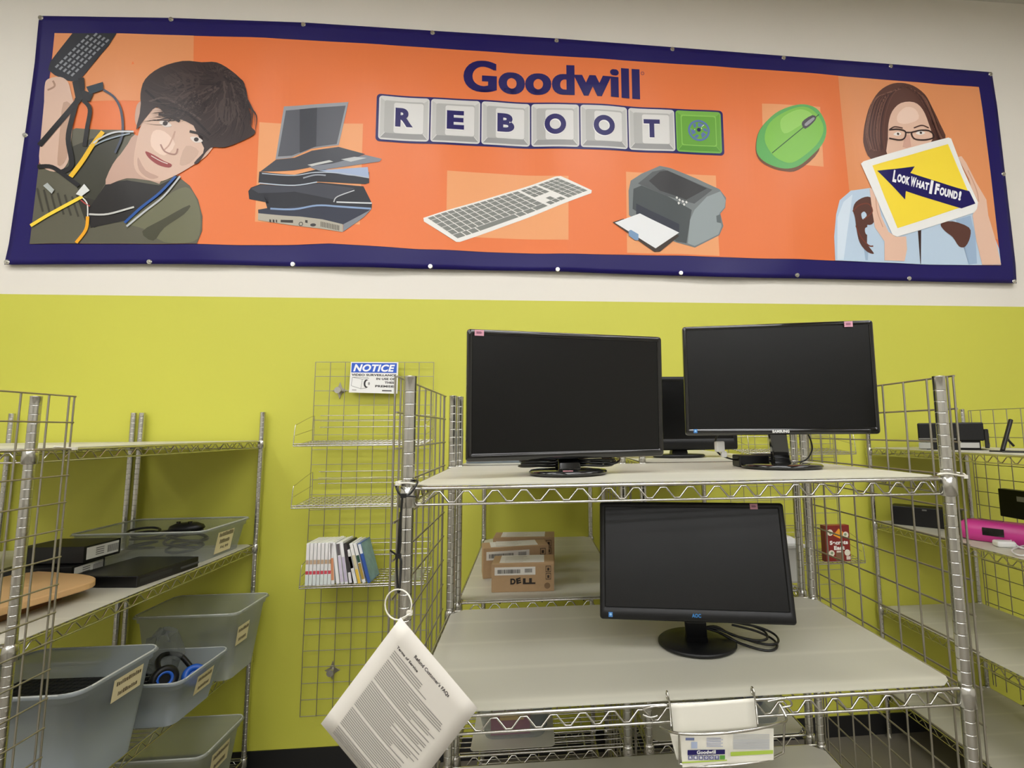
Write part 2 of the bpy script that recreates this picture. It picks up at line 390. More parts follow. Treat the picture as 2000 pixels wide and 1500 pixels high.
# ================================================================ BANNER
YBN = YW-.02
def wave(x, z):
    e = max(0, min(1, (2.36-z)/.25))*max(0, min(1, (z-.99)/.10)+.35)
    s = .0065*math.sin(5.1*x+.7*z)+.004*math.sin(9.7*x+1.3-1.1*z)+.0018*math.sin(19*x+2*z)
    b = 0
    if z < 1.25: b = -.012*(1.25-z)/.26*(math.exp(-((x+.62)/.17)**2)+.8*math.exp(-((x-1.35)/.22)**2)+.4*math.exp(-((x-.3)/.2)**2))
    return YBN-.004+s*e*.75+b
def bp(u, v): p = hit(u, v, 1, YBN); return (p.x, p.z)
ban = thing('wall_banner', (.38, YW, 1.67), 'long orange and navy vinyl banner across the upper wall', 'banner')
def lerp_poly(pts, t):
    xs = [p[0] for p in pts]; x = xs[0]+(xs[-1]-xs[0])*t
    for a, b in zip(pts, pts[1:]):
        if x <= b[0]+1e-6: k = (x-a[0])/(b[0]-a[0]); return (x, a[1]+(b[1]-a[1])*k)
    return pts[-1]
TOPE = [bp(*p) for p in ((78, 32), (335, 36), (595, 45), (845, 61), (1086, 76), (1313, 93), (1530, 110), (1740, 126), (1936, 142))]
BOTE = [bp(*p) for p in ((9, 517), (293, 516), (470, 518), (600, 521), (830, 526), (1089, 531), (1170, 534), (1400, 542), (1600, 545), (1984, 554))]
NU, NV = 220, 48; vs = []; fs = []
def bsurf(t, s):
    a = lerp_poly(BOTE, t); b = lerp_poly(TOPE, t)
    x = a[0]+(b[0]-a[0])*s; z = a[1]+(b[1]-a[1])*s
    return x, z
for j in range(NV+1):
    for i in range(NU+1):
        x, z = bsurf(i/NU, j/NV); vs.append((x, wave(x, z), z))
for j in range(NV):
    for i in range(NU): a = j*(NU+1)+i; fs.append((a, a+1, a+NU+2, a+NU+1))
NAVY = (26, 17, 92)
o = MB().add(vs, fs, True).build('vinyl_sheet', flat(NAVY, VR), ban)
sm = o.modifiers.new('thick', 'SOLIDIFY'); sm.thickness = .0008; sm.offset = -1

def art(name, items, base=1, sub=True, label=None):
    """items: list of (rgb, layer, polygon in metres on the wall plane) laid on the waving vinyl"""
    bm = bmesh.new(); mats = []; li = bm.faces.layers.int.new('L')
    def face(poly, mi, lay):
        v = [bm.verts.new((p[0], 0, p[1])) for p in poly]
        try: f = bm.faces.new(v)
        except ValueError: return
        f.material_index = mi; f[li] = lay
    for rgb, lay, poly in items:
        m = flat(rgb, VR)
        if m not in mats: mats.append(m)
        mi = mats.index(m)
        if isinstance(poly, tuple):
            vs, fs = poly
            for f in fs: face([vs[i] for i in f], mi, lay)
        else: face(poly, mi, lay)
    bmesh.ops.triangulate(bm, faces=bm.faces[:])
    xs = [v.co.x for v in bm.verts]; zs = [v.co.z for v in bm.verts]
    for ax, lo, hi, st in ((0, min(xs), max(xs), .035), (2, min(zs), max(zs), .09)):
        q = math.ceil(lo/st)*st
        while q < hi:
            co = [0, 0, 0]; co[ax] = q; no = [0, 0, 0]; no[ax] = 1
            bmesh.ops.bisect_plane(bm, geom=bm.verts[:]+bm.edges[:]+bm.faces[:], dist=1e-6, plane_co=co, plane_no=no); q += st
    bm.normal_update()
    for f in bm.faces:
        if f.normal.y > 0: f.normal_flip()
    g = ORG[ban.name]; done = set()
    for f in bm.faces:
        for v in f.verts:
            if v.index in done and False: continue
    dl = {}
    for f in bm.faces:
        for v in f.verts: dl[v] = max(dl.get(v, 0), f[li])
    for v in bm.verts:
        x, z = v.co.x, v.co.z
        v.co = Vector((x, wave(x, z)-.0016-.0006*(base+dl.get(v, 0)), z))-g
    me = bpy.data.meshes.new(name); bm.to_mesh(me); bm.free()
    for m in mats: me.materials.append(m)
    ob = bpy.data.objects.new(name, me); C.objects.link(ob); ob.parent = ban; ORG[ob.name] = g
    if label: ob['label'] = label
    return ob
def K(s, ox, oy, pts): return [bp(ox+p[0]/s, oy+p[1]/s) for p in pts]
A1 = lambda *p: K(2.777, 0, 0, p)
A2 = lambda *p: K(2.857, 470, 150, p)
A3 = lambda *p: K(2.817, 720, 90, p)
A4 = lambda *p: K(3.262, 1400, 120, p)
def smooth(pts, n=4):
    out = []; k = len(pts)
    for i in range(k):
        a, b, c, d = pts[i-1], pts[i], pts[(i+1) % k], pts[(i+2) % k]
        for j in range(n):
            t = j/n
            out.append(tuple(.5*((2*b[q])+(-a[q]+c[q])*t+(2*a[q]-5*b[q]+4*c[q]-d[q])*t*t+(-a[q]+3*b[q]-3*c[q]+d[q])*t**3) for q in (0, 1)))
    return out
def stroke(pts, wd, sm=True):
    if sm and len(pts) > 2:
        q = [pts[0]]+list(pts)+[pts[-1]]; out = []
        for i in range(1, len(q)-2):
            a, b, c, d = q[i-1], q[i], q[i+1], q[i+2]
            for j in range(5):
                t = j/5; out.append(tuple(.5*((2*b[k])+(-a[k]+c[k])*t+(2*a[k]-5*b[k]+4*c[k]-d[k])*t*t+(-a[k]+3*b[k]-3*c[k]+d[k])*t**3) for k in (0, 1)))
        pts = out+[pts[-1]]
    v = []; f = []
    for i, p in enumerate(pts):
        a = pts[max(0, i-1)]; b = pts[min(len(pts)-1, i+1)]; L = math.hypot(b[0]-a[0], b[1]-a[1]) or 1
        nx, nz = -(b[1]-a[1])/L*wd/2, (b[0]-a[0])/L*wd/2; v += [(p[0]+nx, p[1]+nz), (p[0]-nx, p[1]-nz)]
        if i: f.append((2*i-2, 2*i-1, 2*i+1, 2*i))
    return (v, f)
def ring(c, r0, r1, n=28, a0=0, a1=2*math.pi, sx=1):
    v = []; f = []
    for i in range(n+1):
        a = a0+(a1-a0)*i/n; v += [(c[0]+r0*sx*math.cos(a), c[1]+r0*math.sin(a)), (c[0]+r1*sx*math.cos(a), c[1]+r1*math.sin(a))]
        if i: f.append((2*i-2, 2*i-1, 2*i+1, 2*i))
    return (v, f)
def disc(c, r, n=20, sx=1): return [(c[0]+r*sx*math.cos(2*math.pi*i/n), c[1]+r*math.sin(2*math.pi*i/n)) for i in range(n)]
def tpoly(s, o, ex, ez, bold=0, shear=0):
    vs, fs = text(s, bold, shear); return ([(o[0]+ex[0]*u+ez[0]*v, o[1]+ex[1]*u+ez[1]*v) for u, v in vs], fs)
def rrect(x0, z0, x1, z1, r, n=4):
    out = []
    for cx, cz, a in ((x1-r, z1-r, 0), (x0+r, z1-r, 90), (x0+r, z0+r, 180), (x1-r, z0+r, 270)):
        for i in range(n+1): t = math.radians(a+90*i/n); out.append((cx+r*math.cos(t), cz+r*math.sin(t)))
    return out
ORA = (229, 122, 68); PEA = (226, 148, 98); PE2 = (232, 160, 108)
inner = [bp(*p) for p in ((108, 66), (230, 68), (518, 75), (826, 94), (1130, 114), (1400, 131), (1636, 149), (1909, 172), (1930, 345), (1950, 520), (1627, 510), (1400, 502), (1065, 496), (820, 488), (645, 477), (470, 479), (200, 477), (57, 476), (80, 270))]
art('orange_field', [(ORA, 0, inner)], 1)
art('pale_square', [(PEA, 0, [bp(*p) for p in ((108, 66), (240, 68), (380, 71.5), (379, 200), (93, 200))])], 2)
art('pale_square', [(PE2, 0, [bp(*p) for p in ((507, 239), (711, 245), (704, 440), (498, 433))])], 2)
art('pale_square', [(PE2, 0, [bp(*p) for p in ((874, 335), (1110, 346), (1110, 470), (872, 462))])], 2)
art('pale_square', [(PE2, 0, [bp(*p) for p in ((1222, 337), (1398, 343), (1405, 500), (1224, 495))])], 2)
art('pale_square', [(PE2, 0, [bp(*p) for p in ((1487, 204), (1599, 212), (1606, 328), (1490, 318))])], 2)
art('pale_square', [(PEA, 0, [bp(*p) for p in ((1636, 149.5), (1909, 173), (1930, 345), (1944, 470), (1660, 400))])], 2)
# wordmark
a = bp(905, 179); b = bp(1250, 193.5); t = bp(905, 119)
gx0, gx1 = a[0], b[0]; gz = (a[1]+b[1])/2; gh = t[1]-a[1]
art('shop_name', [(NAVY, 0, tpoly('Goodwill', (gx0, gz-.004), (gx1-gx0-.01, 0), (0, gh*1.02), .026)), (NAVY, 0, tpoly('Goodwill', (gx0+.01, gz-.004), (gx1-gx0-.01, 0), (0, gh*1.02), .026)),
                  (NAVY, 0, ring((gx1+.018, gz+gh*.86), .008, .0105, 14))], 3, label='navy bold lettering reading Goodwill')
# key row
p0 = bp(737, 183); p1 = bp(1412, 221); q0 = bp(736, 276); q1 = bp(1414, 307)
kx0, kx1 = (p0[0]+q0[0])/2, (p1[0]+q1[0])/2; kz1 = (p0[1]+p1[1])/2; kz0 = (q0[1]+q1[1])/2
kk = (kx1-kx0-.02)/7; it = [(NAVY, 0, rrect(kx0, kz0, kx1, kz1, .022))]
for i, ch in enumerate('REBOOT*'):
    x0 = kx0+.01+i*kk+.004; x1 = x0+kk-.008; z0, z1 = kz0+.012, kz1-.010; g = ch == '*'
    c1, c2, c3, c4 = ((120, 178, 74), (88, 150, 52), (104, 164, 60), (134, 192, 84)) if g else ((208, 207, 205), (150, 150, 150), (190, 190, 188), (222, 222, 220))
    it.append((c1, 1, rrect(x0, z0, x1, z1, .018)))
    bw = .036
    it.append((c2, 2, [(x0+.01, z0+.01), (x1-.01, z0+.01), (x1-bw, z0+bw+.006), (x0+bw, z0+bw+.006)]))
    it.append((c3, 2, [(x0+.008, z1-.012), (x0+.008, z0+.014), (x0+bw-.004, z0+bw+.008), (x0+bw-.004, z1-.03)]))
    it.append((c3, 2, [(x1-.008, z0+.014), (x1-.008, z1-.012), (x1-bw+.004, z1-.03), (x1-bw+.004, z0+bw+.008)]))
    it.append((c4 if g else (176, 176, 174), 3, rrect(x0+bw-.006, z0+bw+.004, x1-bw+.006, z1-.026, .012)))
    it.append((c3 if g else (214, 213, 211), 4, rrect(x0+bw+.045, z0+bw+.006, x1-bw+.004, z1-.036, .012) if not g else rrect(x0+bw, z0+bw+.01, x1-bw, z1-.034, .012)))
    cx = (x0+x1)/2; cz = (z0+bw+z1-.026)/2+.002
    if not g:
        hw = .062 if ch == 'O' else .048; hh = .056
        if ch == 'O':
            it.append(((238, 238, 236), 5, ring((cx-.003, cz-.005), .03, .062, 30)))
            it.append((NAVY, 6, ring((cx, cz), .032, .062, 30)))
        else:
            it.append(((240, 240, 238), 5, tpoly(ch, (cx-hw-.003, cz-hh-.005), (2*hw, 0), (0, 2*hh), .05)))
            it.append((NAVY, 6, tpoly(ch, (cx-hw, cz-hh), (2*hw, 0), (0, 2*hh), .05)))
    else:
        RB = (92, 116, 168)
        it.append((RB, 6, ring((cx, cz), .054, .066, 32)))
        for k in range(3):
            a0 = math.radians(90+120*k)
            P = lambda r, d: (cx+r*math.cos(a0+math.radians(d)), cz+r*math.sin(a0+math.radians(d)))
            it.append((RB, 5, [P(.05, -38), P(.05, 2), P(.026, 14), P(.024, -30)]))
            it.append((RB, 5, [P(.028, 30), P(.052, 22), P(.05, 44), P(.03, 62)]))
            it.append(((226, 240, 220), 4, stroke([P(.05, -42), P(.03, -34), P(.02, -60)], .004, False)))
        it.append((NAVY, 7, disc((cx, cz+.004), .012, 12)))
art('key_lettering', it, 3, label='row of grey keyboard keys spelling REBOOT with a green recycling key')
# laptops
it = [((150, 152, 158), 1, A2((240, 163), (400, 158), (607, 150), (552, 388), (395, 405), (280, 450), (193, 458))),
      ((88, 90, 98), 2, A2((251, 186), (400, 178), (591, 170), (541, 382), (395, 398), (285, 438), (206, 443))),
      ((64, 66, 74), 3, A2((330, 182), (430, 177), (425, 392), (330, 425))),
      ((70, 72, 80), 1, A2((196, 460), (300, 450), (400, 415), (552, 398), (700, 440), (600, 480), (300, 520), (110, 530))),
      ((128, 132, 142), 2, A2((520, 490), (700, 445), (792, 466), (780, 482), (440, 528), (380, 505))),
      ((196, 198, 196), 3, A2((375, 494), (500, 472), (522, 480), (400, 503))), ((190, 192, 194), 3, A2((565, 468), (640, 455), (710, 462), (620, 482))),
      ((48, 50, 58), 1, A2((105, 530), (300, 545), (430, 520), (722, 540), (722, 600), (700, 606), (430, 590), (300, 605), (100, 592))),
      ((160, 176, 206), 2, A2((440, 528), (715, 512), (722, 568), (600, 556))),
      ((178, 186, 198), 3, stroke(A2((120, 540), (300, 549), (420, 538), (560, 545), (722, 572)), .006)),
      ((190, 200, 212), 3, stroke(A2((105, 594), (300, 605), (430, 592)), .006)),
      ((150, 156, 166), 3, stroke(A2((350, 566), (420, 552), (480, 556)), .008)),
      ((42, 44, 52), 1, A2((45, 640), (60, 620), (110, 600), (300, 608), (440, 594), (690, 618), (737, 712), (735, 742), (560, 730), (430, 718), (300, 735), (150, 740), (168, 704), (50, 684))),
      ((66, 68, 78), 2, A2((60, 626), (115, 604), (300, 612), (440, 600), (640, 628), (520, 690), (300, 640), (100, 650))),
      ((206, 210, 214), 3, stroke(A2((540, 705), (737, 712)), .008, False)), ((188, 190, 196), 3, stroke(A2((640, 640), (545, 675), (525, 705)), .006)),
      ((50, 54, 70), 1, A2((98, 742), (170, 728), (430, 720), (735, 742), (600, 830), (570, 830), (100, 775))),
      ((136, 160, 196), 2, stroke(A2((165, 735), (300, 738), (430, 722), (560, 730), (733, 742)), .010)),
      ((176, 170, 156), 2, A2((98, 762), (330, 780), (460, 800), (575, 828), (575, 872), (440, 850), (98, 800))),
      ((130, 134, 142), 2, A2((577, 828), (735, 745), (690, 790), (577, 870)))]
for i in range(12): it.append(((70, 66, 60), 3, A2((452+i*9, 812+i*2), (456+i*9, 813+i*2), (456+i*9, 842+i*2), (452+i*9, 841+i*2))))
for x, w_ in ((160, 10), (178, 10), (195, 8), (222, 70), (362, 14)): it.append(((58, 54, 50), 3, A2((x, 790+x*.03), (x+w_, 792+x*.03), (x+w_, 808+x*.03), (x, 804+x*.03))))
it.append(((60, 56, 52), 3, ring(bp(470+337/2.857, 150+822/2.857), .008, .012, 12)))
it.append(((62, 60, 62), 3, disc(bp(470+408/2.857, 150+830/2.857), .009, 10, 1.8)))
art('laptop_stack_picture', it, 3)
# keyboard
it = [((110, 84, 68), 0, A2((1020, 800), (1215, 935), (1030, 815))), ((232, 230, 226), 1, A2((1022, 792), (1755, 562), (1785, 560), (1958, 640), (1955, 656), (1225, 926), (1205, 926), (1025, 812)))]
Aq, Bq, Cq, Dq = (1046, 793), (1768, 570), (1938, 642), (1215, 908)
def kq(u, v):
    x = (Aq[0]*(1-u)+Bq[0]*u)*(1-v)+(Dq[0]*(1-u)+Cq[0]*u)*v; y = (Aq[1]*(1-u)+Bq[1]*u)*(1-v)+(Dq[1]*(1-u)+Cq[1]*u)*v; return (x, y)
GK = (128, 130, 126); rows = [(0, .11)]+[(.125+i*.175, .125+i*.175+.16) for i in range(5)]
for r, (v0, v1) in enumerate(rows):
    def key(u0, u1, a=v0, b=v1): it.append((GK, 2, A2(kq(u0, a), kq(u1, a), kq(u1, b), kq(u0, b))))
    n = 14
    if r < 5:
        for c in range(n): key(c*.05, c*.05+.0425)
    else:
        for u0, u1 in ((0, .06), (.068, .105), (.113, .165), (.173, .47), (.478, .53), (.538, .6), (.608, .6925)): key(u0, u1)
    for c in range(3):
        if r in (0, 1, 2) or (r == 4 and c == 1) or r == 5: key(.715+c*.04, .715+c*.04+.034)
    for c in range(4): key(.85+c*.0385, .85+c*.0385+.033)
art('keyboard_picture', it, 3)
# printer
it = [((118, 124, 126), 1, A3((1428, 800), (1440, 745), (1500, 705), (1600, 663), (1655, 675), (1800, 730), (1930, 788), (1966, 835), (1962, 890), (1935, 922), (1952, 990), (1930, 1040), (1792, 1112), (1690, 1085), (1575, 1040), (1430, 935))),
      ((72, 78, 80), 2, A3((1455, 790), (1500, 770), (1640, 830), (1775, 905), (1755, 960), (1745, 1090), (1690, 1080), (1500, 930), (1450, 900))),
      ((86, 90, 92), 3, A3((1480, 760), (1560, 695), (1620, 683), (1890, 792), (1790, 870), (1640, 830))),
      ((56, 56, 58), 4, A3((1540, 745), (1600, 695), (1640, 690), (1860, 785), (1745, 850), (1600, 800))),
      ((146, 156, 158), 3, A3((1790, 905), (1860, 830), (1935, 800), (1964, 850), (1958, 888), (1925, 925), (1942, 990), (1925, 1036), (1790, 1104), (1752, 1090), (1765, 960))),
      ((96, 104, 106), 4, A3((1912, 935), (1935, 925), (1938, 975), (1915, 970))),
      ((50, 54, 66), 3, A3((1470, 870), (1705, 985), (1705, 1035), (1490, 925), (1470, 935))),
      ((60, 50, 44), 4, A3((1340, 975), (1400, 955), (1420, 970), (1590, 1105), (1690, 1040), (1705, 1050), (1600, 1135), (1570, 1136))),
      ((226, 228, 230), 5, A3((1352, 978), (1490, 925), (1704, 1032), (1576, 1117))),
      ((120, 152, 186), 6, A3((1428, 1022), (1440, 1016), (1482, 1040), (1482, 1072), (1465, 1074), (1428, 1048)))]
for x, y in ((1685, 838), (1700, 850), (1718, 858), (1738, 862), (1695, 868), (1725, 875)): it.append(((222, 222, 220), 6, A3((x, y), (x+8, y-6), (x+14, y+4), (x+6, y+10))))
art('printer_picture', it, 3)
# mouse
it = [((112, 72, 48), 0, smooth(A4((246, 545), (270, 440), (360, 350), (480, 330), (640, 420), (640, 580), (510, 700), (410, 706), (320, 672), (262, 620)))),
      ((96, 172, 92), 1, smooth(A4((250, 545), (272, 440), (365, 340), (480, 292), (565, 288), (640, 325), (688, 420), (672, 520), (600, 605), (510, 676), (420, 692), (330, 662), (268, 610)))),
      ((128, 192, 76), 2, smooth(A4((300, 500), (330, 400), (430, 330), (540, 300), (620, 340), (670, 430), (640, 520), (560, 600), (470, 655), (400, 640), (340, 590)))),
      ((150, 206, 96), 3, smooth(A4((400, 380), (500, 320), (570, 330), (600, 370), (520, 420), (420, 470)))),
      ((44, 84, 44), 4, stroke(A4((345, 592), (640, 350)), .005, False)),
      ((70, 66, 72), 5, smooth(A4((530, 412), (545, 385), (598, 355), (622, 372), (600, 405), (552, 442)), 2)), ((150, 150, 156), 6, smooth(A4((548, 410), (600, 370), (610, 382), (560, 424)), 2))]
art('mouse_picture', it, 3)
# woman
SKW = (228, 190, 168); HW = (92, 58, 50)
it = [(HW, 1, smooth(A4((932, 470), (945, 380), (975, 280), (1030, 195), (1100, 150), (1170, 141), (1245, 160), (1320, 215), (1365, 290), (1420, 400), (1455, 500), (1350, 560), (1100, 640), (980, 625), (936, 540)), 3)),
      ((122, 84, 72), 2, smooth(A4((985, 330), (1050, 230), (1120, 190), (1060, 300), (1040, 420), (1030, 560), (980, 560), (968, 440)), 3)),
      (SKW, 2, smooth(A4((1082, 600), (1085, 500), (1090, 400), (1115, 320), (1170, 268), (1250, 265), (1305, 310), (1345, 400), (1370, 500), (1300, 560), (1200, 590)), 3)),
      ((240, 208, 190), 3, smooth(A4((1150, 340), (1200, 295), (1260, 310), (1280, 370), (1210, 400), (1150, 390)), 3)),
      ((212, 166, 148), 3, A4((1195, 470), (1225, 470), (1235, 545), (1205, 555), (1180, 548))),
      ((80, 52, 46), 4, stroke(A4((1098, 436), (1130, 420), (1180, 428)), .008)), ((80, 52, 46), 4, stroke(A4((1250, 428), (1300, 412), (1345, 428)), .008)),
      ((240, 232, 226), 4, smooth(A4((1120, 468), (1150, 452), (1172, 466), (1145, 478)), 3)), ((240, 232, 226), 4, smooth(A4((1262, 462), (1290, 446), (1322, 460), (1292, 472)), 3)),
      ((70, 56, 48), 5, disc(bp(1400+1150/3.262, 120+465/3.262), .008, 12)), ((70, 56, 48), 5, disc(bp(1400+1294/3.262, 120+459/3.262), .008, 12)),
      ((52, 34, 34), 6, stroke(A4((1092, 440), (1150, 436), (1196, 450), (1192, 490), (1160, 504), (1092, 494)), .009)),
      ((52, 34, 34), 6, stroke(A4((1235, 456), (1290, 444), (1345, 446), (1375, 470), (1370, 492), (1320, 504), (1262, 500), (1240, 480), (1235, 456)), .009)),
      ((52, 34, 34), 6, stroke(A4((1196, 456), (1235, 456)), .008, False)),
      ((188, 208, 228), 1, A4((747, 1272), (740, 1120), (752, 980), (775, 890), (850, 826), (975, 808), (1040, 980), (1135, 1118), (1640, 962), (1700, 1000), (1745, 1110), (1780, 1200), (1793, 1303), (1200, 1290))),
      ((158, 182, 210), 2, A4((1520, 1010), (1610, 985), (1640, 1120), (1650, 1290), (1600, 1296), (1605, 1160))), ((160, 184, 210), 2, A4((930, 1180), (960, 1200), (956, 1270), (940, 1270))),
      ((212, 226, 240), 2, A4((760, 1000), (800, 900), (860, 850), (840, 960), (820, 1120), (800, 1268), (760, 1268))),
      ((60, 40, 36), 2, A4((1280, 1080), (1302, 1075), (1300, 1290), (1296, 1290))),
      (HW, 3, smooth(A4((862, 950), (880, 900), (940, 866), (985, 880), (1010, 980), (985, 1040), (940, 1050), (925, 1120), (960, 1180), (995, 1228), (950, 1215), (905, 1160), (885, 1080), (875, 1000)), 3)),
      ((188, 208, 228), 4, smooth(A4((915, 975), (935, 960), (950, 985), (925, 1010)), 3)), ((188, 208, 228), 4, smooth(A4((940, 1065), (970, 1060), (990, 1085), (965, 1110), (942, 1100)), 3)),
      ((118, 62, 48), 4, stroke(A4((860, 960), (900, 920), (960, 910), (985, 960), (930, 1010)), .008)), ((118, 62, 48), 4, stroke(A4((880, 1050), (910, 1120), (960, 1175), (990, 1180)), .008)),
      (HW, 3, smooth(A4((1425, 1035), (1500, 1020), (1600, 1060), (1608, 1120), (1580, 1180), (1540, 1180), (1500, 1120), (1450, 1080)), 3)),
      (SKW, 4, A4((968, 812), (1000, 815), (1012, 850), (1040, 990), (1085, 1090), (1135, 1122), (1200, 1118), (1205, 1200), (1188, 1276), (1060, 1272), (1082, 1200), (1060, 1150), (1000, 1060), (985, 960))),
      (SKW, 4, A4((1530, 612), (1552, 608), (1580, 650), (1640, 780), (1700, 890), (1712, 990), (1750, 1120), (1792, 1300), (1680, 1300), (1645, 1150), (1620, 985), (1648, 912), (1600, 760))),
      ((206, 160, 138), 5, stroke(A4((1590, 700), (1640, 820), (1655, 900)), .006)), ((206, 160, 138), 5, stroke(A4((1005, 860), (1015, 960), (1050, 1060)), .006))]
rs = random.Random(5)
for k in range(46):
    sd_ = -1 if k % 2 else 1; t_ = rs.random()
    if sd_ < 0: p_ = A4((1185-20*t_, 155+25*t_), (1120-110*t_, 215+20*t_), (1075-110*t_, 330), (1060-115*t_, 460), (1065-95*t_, 560+20*rs.random()))
    else: p_ = A4((1195, 160), (1255+60*t_, 215+10*t_), (1320+50*t_, 320), (1370+40*t_, 430), (1395+50*t_, 500))
    it.append((rs.choice(((92, 58, 50), (76, 46, 42), (112, 74, 62), (128, 90, 76), (66, 40, 38))), 3, stroke(p_, rs.uniform(.003, .008))))
art('woman_picture', it, 3, label='printed picture of a long-haired woman in glasses holding up a tablet')
it = [((238, 238, 236), 1, smooth(A4((914, 655), (930, 640), (1200, 560), (1470, 488), (1488, 495), (1560, 690), (1650, 905), (1645, 945), (1630, 968), (1380, 1048), (1140, 1122), (1110, 1110), (1060, 1000), (985, 820)), 1)),
      ((250, 222, 66), 2, A4((985, 668), (1468, 530), (1545, 720), (1622, 908), (1142, 1068), (1060, 870))),
      (NAVY, 3, A4((1014, 702), (1130, 690), (1256, 672), (1228, 714), (1598, 832), (1634, 912), (1552, 940), (1198, 830), (1192, 884), (1105, 795)))]
o1 = bp(1400+1108/3.262, 120+772/3.262); o2 = bp(1400+1545/3.262, 120+892/3.262)
ex = (o2[0]-o1[0], o2[1]-o1[1]); L = math.hypot(*ex); ez = (-ex[1]/L*.068, ex[0]/L*.068)
def seg(u0, u1, s, h=1., dz=0):
    return tpoly(s, (o1[0]+ex[0]*u0+ez[0]*dz, o1[1]+ex[1]*u0+ez[1]*dz), (ex[0]*(u1-u0), ex[1]*(u1-u0)), (ez[0]*h, ez[1]*h), .06)
for u0, u1, s, h, dz in ((0, .055, 'L', 1.15, 0), (.065, .25, 'OOK', .8, .12), (.262, .34, 'W', .95, .1), (.35, .53, 'HAT', .72, .16), (.545, .585, 'I', 1.3, -.1), (.62, .68, 'F', 1.05, -.02), (.69, .95, 'OUND', .78, .02), (.965, 1, '!', .9, 0)):
    it.append(((246, 246, 250), 4, seg(u0, u1, s, h, dz)))
art('tablet_picture', it, 8, label='printed white tablet with a navy arrow on yellow reading LOOK WHAT I FOUND!')
# man
SKM = (214, 182, 164); HM = (58, 46, 46); HD = (84, 84, 68)
it = [((96, 94, 80), 1, A1((158, 1322), (180, 1150), (203, 935), (232, 760), (420, 700), (560, 712), (730, 716), (770, 800), (960, 960), (1040, 1015), (1085, 1090), (1108, 1180), (1106, 1260), (1080, 1328))),
      ((62, 62, 52), 2, A1((400, 800), (500, 760), (700, 730), (640, 880), (590, 990), (520, 1100), (440, 1050), (395, 960))),
      ((52, 50, 44), 2, A1((420, 1060), (560, 1100), (640, 1190), (520, 1240), (470, 1200))),
      ((112, 112, 88), 2, smooth(A1((700, 1210), (820, 1130), (960, 1040), (1040, 1030), (1090, 1130), (1098, 1250), (1060, 1318), (900, 1318), (800, 1250)), 3)),
      ((74, 74, 58), 3, smooth(A1((780, 1260), (900, 1190), (1040, 1120), (1010, 1170), (900, 1240), (840, 1310)), 3)),
      ((40, 38, 38), 3, A1((590, 1000), (700, 985), (870, 1010), (985, 955), (920, 1040), (800, 1120), (700, 1200), (500, 1240), (480, 1150))),
      ((196, 162, 146), 4, smooth(A1((742, 740), (690, 820), (625, 900), (585, 1008), (700, 975), (820, 985), (880, 990), (800, 800)), 3)),
      (SKM, 5, smooth(A1((756, 760), (790, 660), (850, 592), (960, 630), (1090, 700), (1170, 770), (1130, 850), (1050, 910), (960, 960), (870, 990), (780, 965), (738, 900)), 4)),
      ((232, 204, 188), 6, smooth(A1((840, 720), (900, 720), (960, 790), (900, 850), (830, 800)), 3)),
      ((200, 168, 150), 6, smooth(A1((1020, 800), (1090, 830), (1040, 895), (985, 900)), 3)), ((190, 156, 140), 6, smooth(A1((760, 860), (800, 930), (870, 965), (820, 975), (765, 930)), 3)),
      ((196, 160, 142), 6, smooth(A1((745, 660), (756, 580), (790, 560), (800, 640), (765, 700)), 3)),
      (HM, 7, smooth(A1((776, 600), (775, 520), (800, 440), (880, 375), (1000, 340), (1100, 345), (1180, 345), (1260, 390), (1330, 460), (1352, 560), (1362, 680), (1390, 722), (1340, 760), (1230, 805), (1150, 810), (1090, 890), (1065, 892), (1120, 830), (1165, 770), (1110, 720), (1060, 690), (1000, 660), (920, 640), (860, 588), (800, 650), (752, 712)), 3)),
      ((66, 53, 52), 8, smooth(A1((900, 430), (1000, 400), (1100, 430), (1060, 500), (930, 500)), 3)), ((72, 60, 58), 8, smooth(A1((1200, 560), (1250, 540), (1290, 620), (1240, 690), (1195, 640)), 3)),
      ((86, 72, 70), 8, stroke(A1((820, 560), (900, 540), (1000, 590), (1100, 660)), .01)), ((32, 26, 28), 8, stroke(A1((800, 500), (900, 580), (1020, 620), (1150, 740)), .012)),
      ((44, 34, 34), 8, stroke(A1((870, 628), (930, 638), (985, 668)), .016)), ((44, 34, 34), 8, stroke(A1((1040, 722), (1100, 738), (1140, 770)), .014)),
      ((222, 212, 206), 7, smooth(A1((872, 670), (908, 662), (942, 690), (905, 697)), 3)), ((222, 212, 206), 7, smooth(A1((1042, 755), (1082, 752), (1110, 775), (1070, 783)), 3)),
      ((50, 40, 38), 8, disc(bp(906/2.777, 677/2.777), .013, 14)), ((50, 40, 38), 8, disc(bp(1076/2.777, 766/2.777), .012, 14)),
      ((164, 124, 112), 7, stroke(A1((880, 790), (905, 830), (960, 845), (975, 815)), .008)), ((196, 158, 140), 7, stroke(A1((960, 720), (930, 790), (900, 820)), .008)),
      ((150, 66, 66), 7, smooth(A1((800, 828), (850, 850), (900, 880), (942, 900), (925, 916), (865, 900), (815, 862)), 3)), ((228, 214, 206), 8, stroke(A1((830, 852), (880, 880), (920, 896)), .004)),
      (SKM, 4, smooth(A1((243, 470), (262, 430), (330, 420), (375, 450), (395, 520), (418, 610), (395, 720), (385, 860), (345, 925), (275, 930), (214, 880), (222, 760), (238, 600)), 3)),
      ((188, 154, 134), 5, smooth(A1((350, 560), (410, 600), (380, 720), (370, 860), (320, 900), (330, 740)), 3)), ((168, 134, 116), 5, stroke(A1((290, 440), (300, 470), (260, 490)), .01)),
      ((44, 46, 54), 3, A1((262, 380), (275, 335), (400, 186), (642, 190), (600, 260), (520, 350), (430, 450), (370, 440), (300, 410)))]
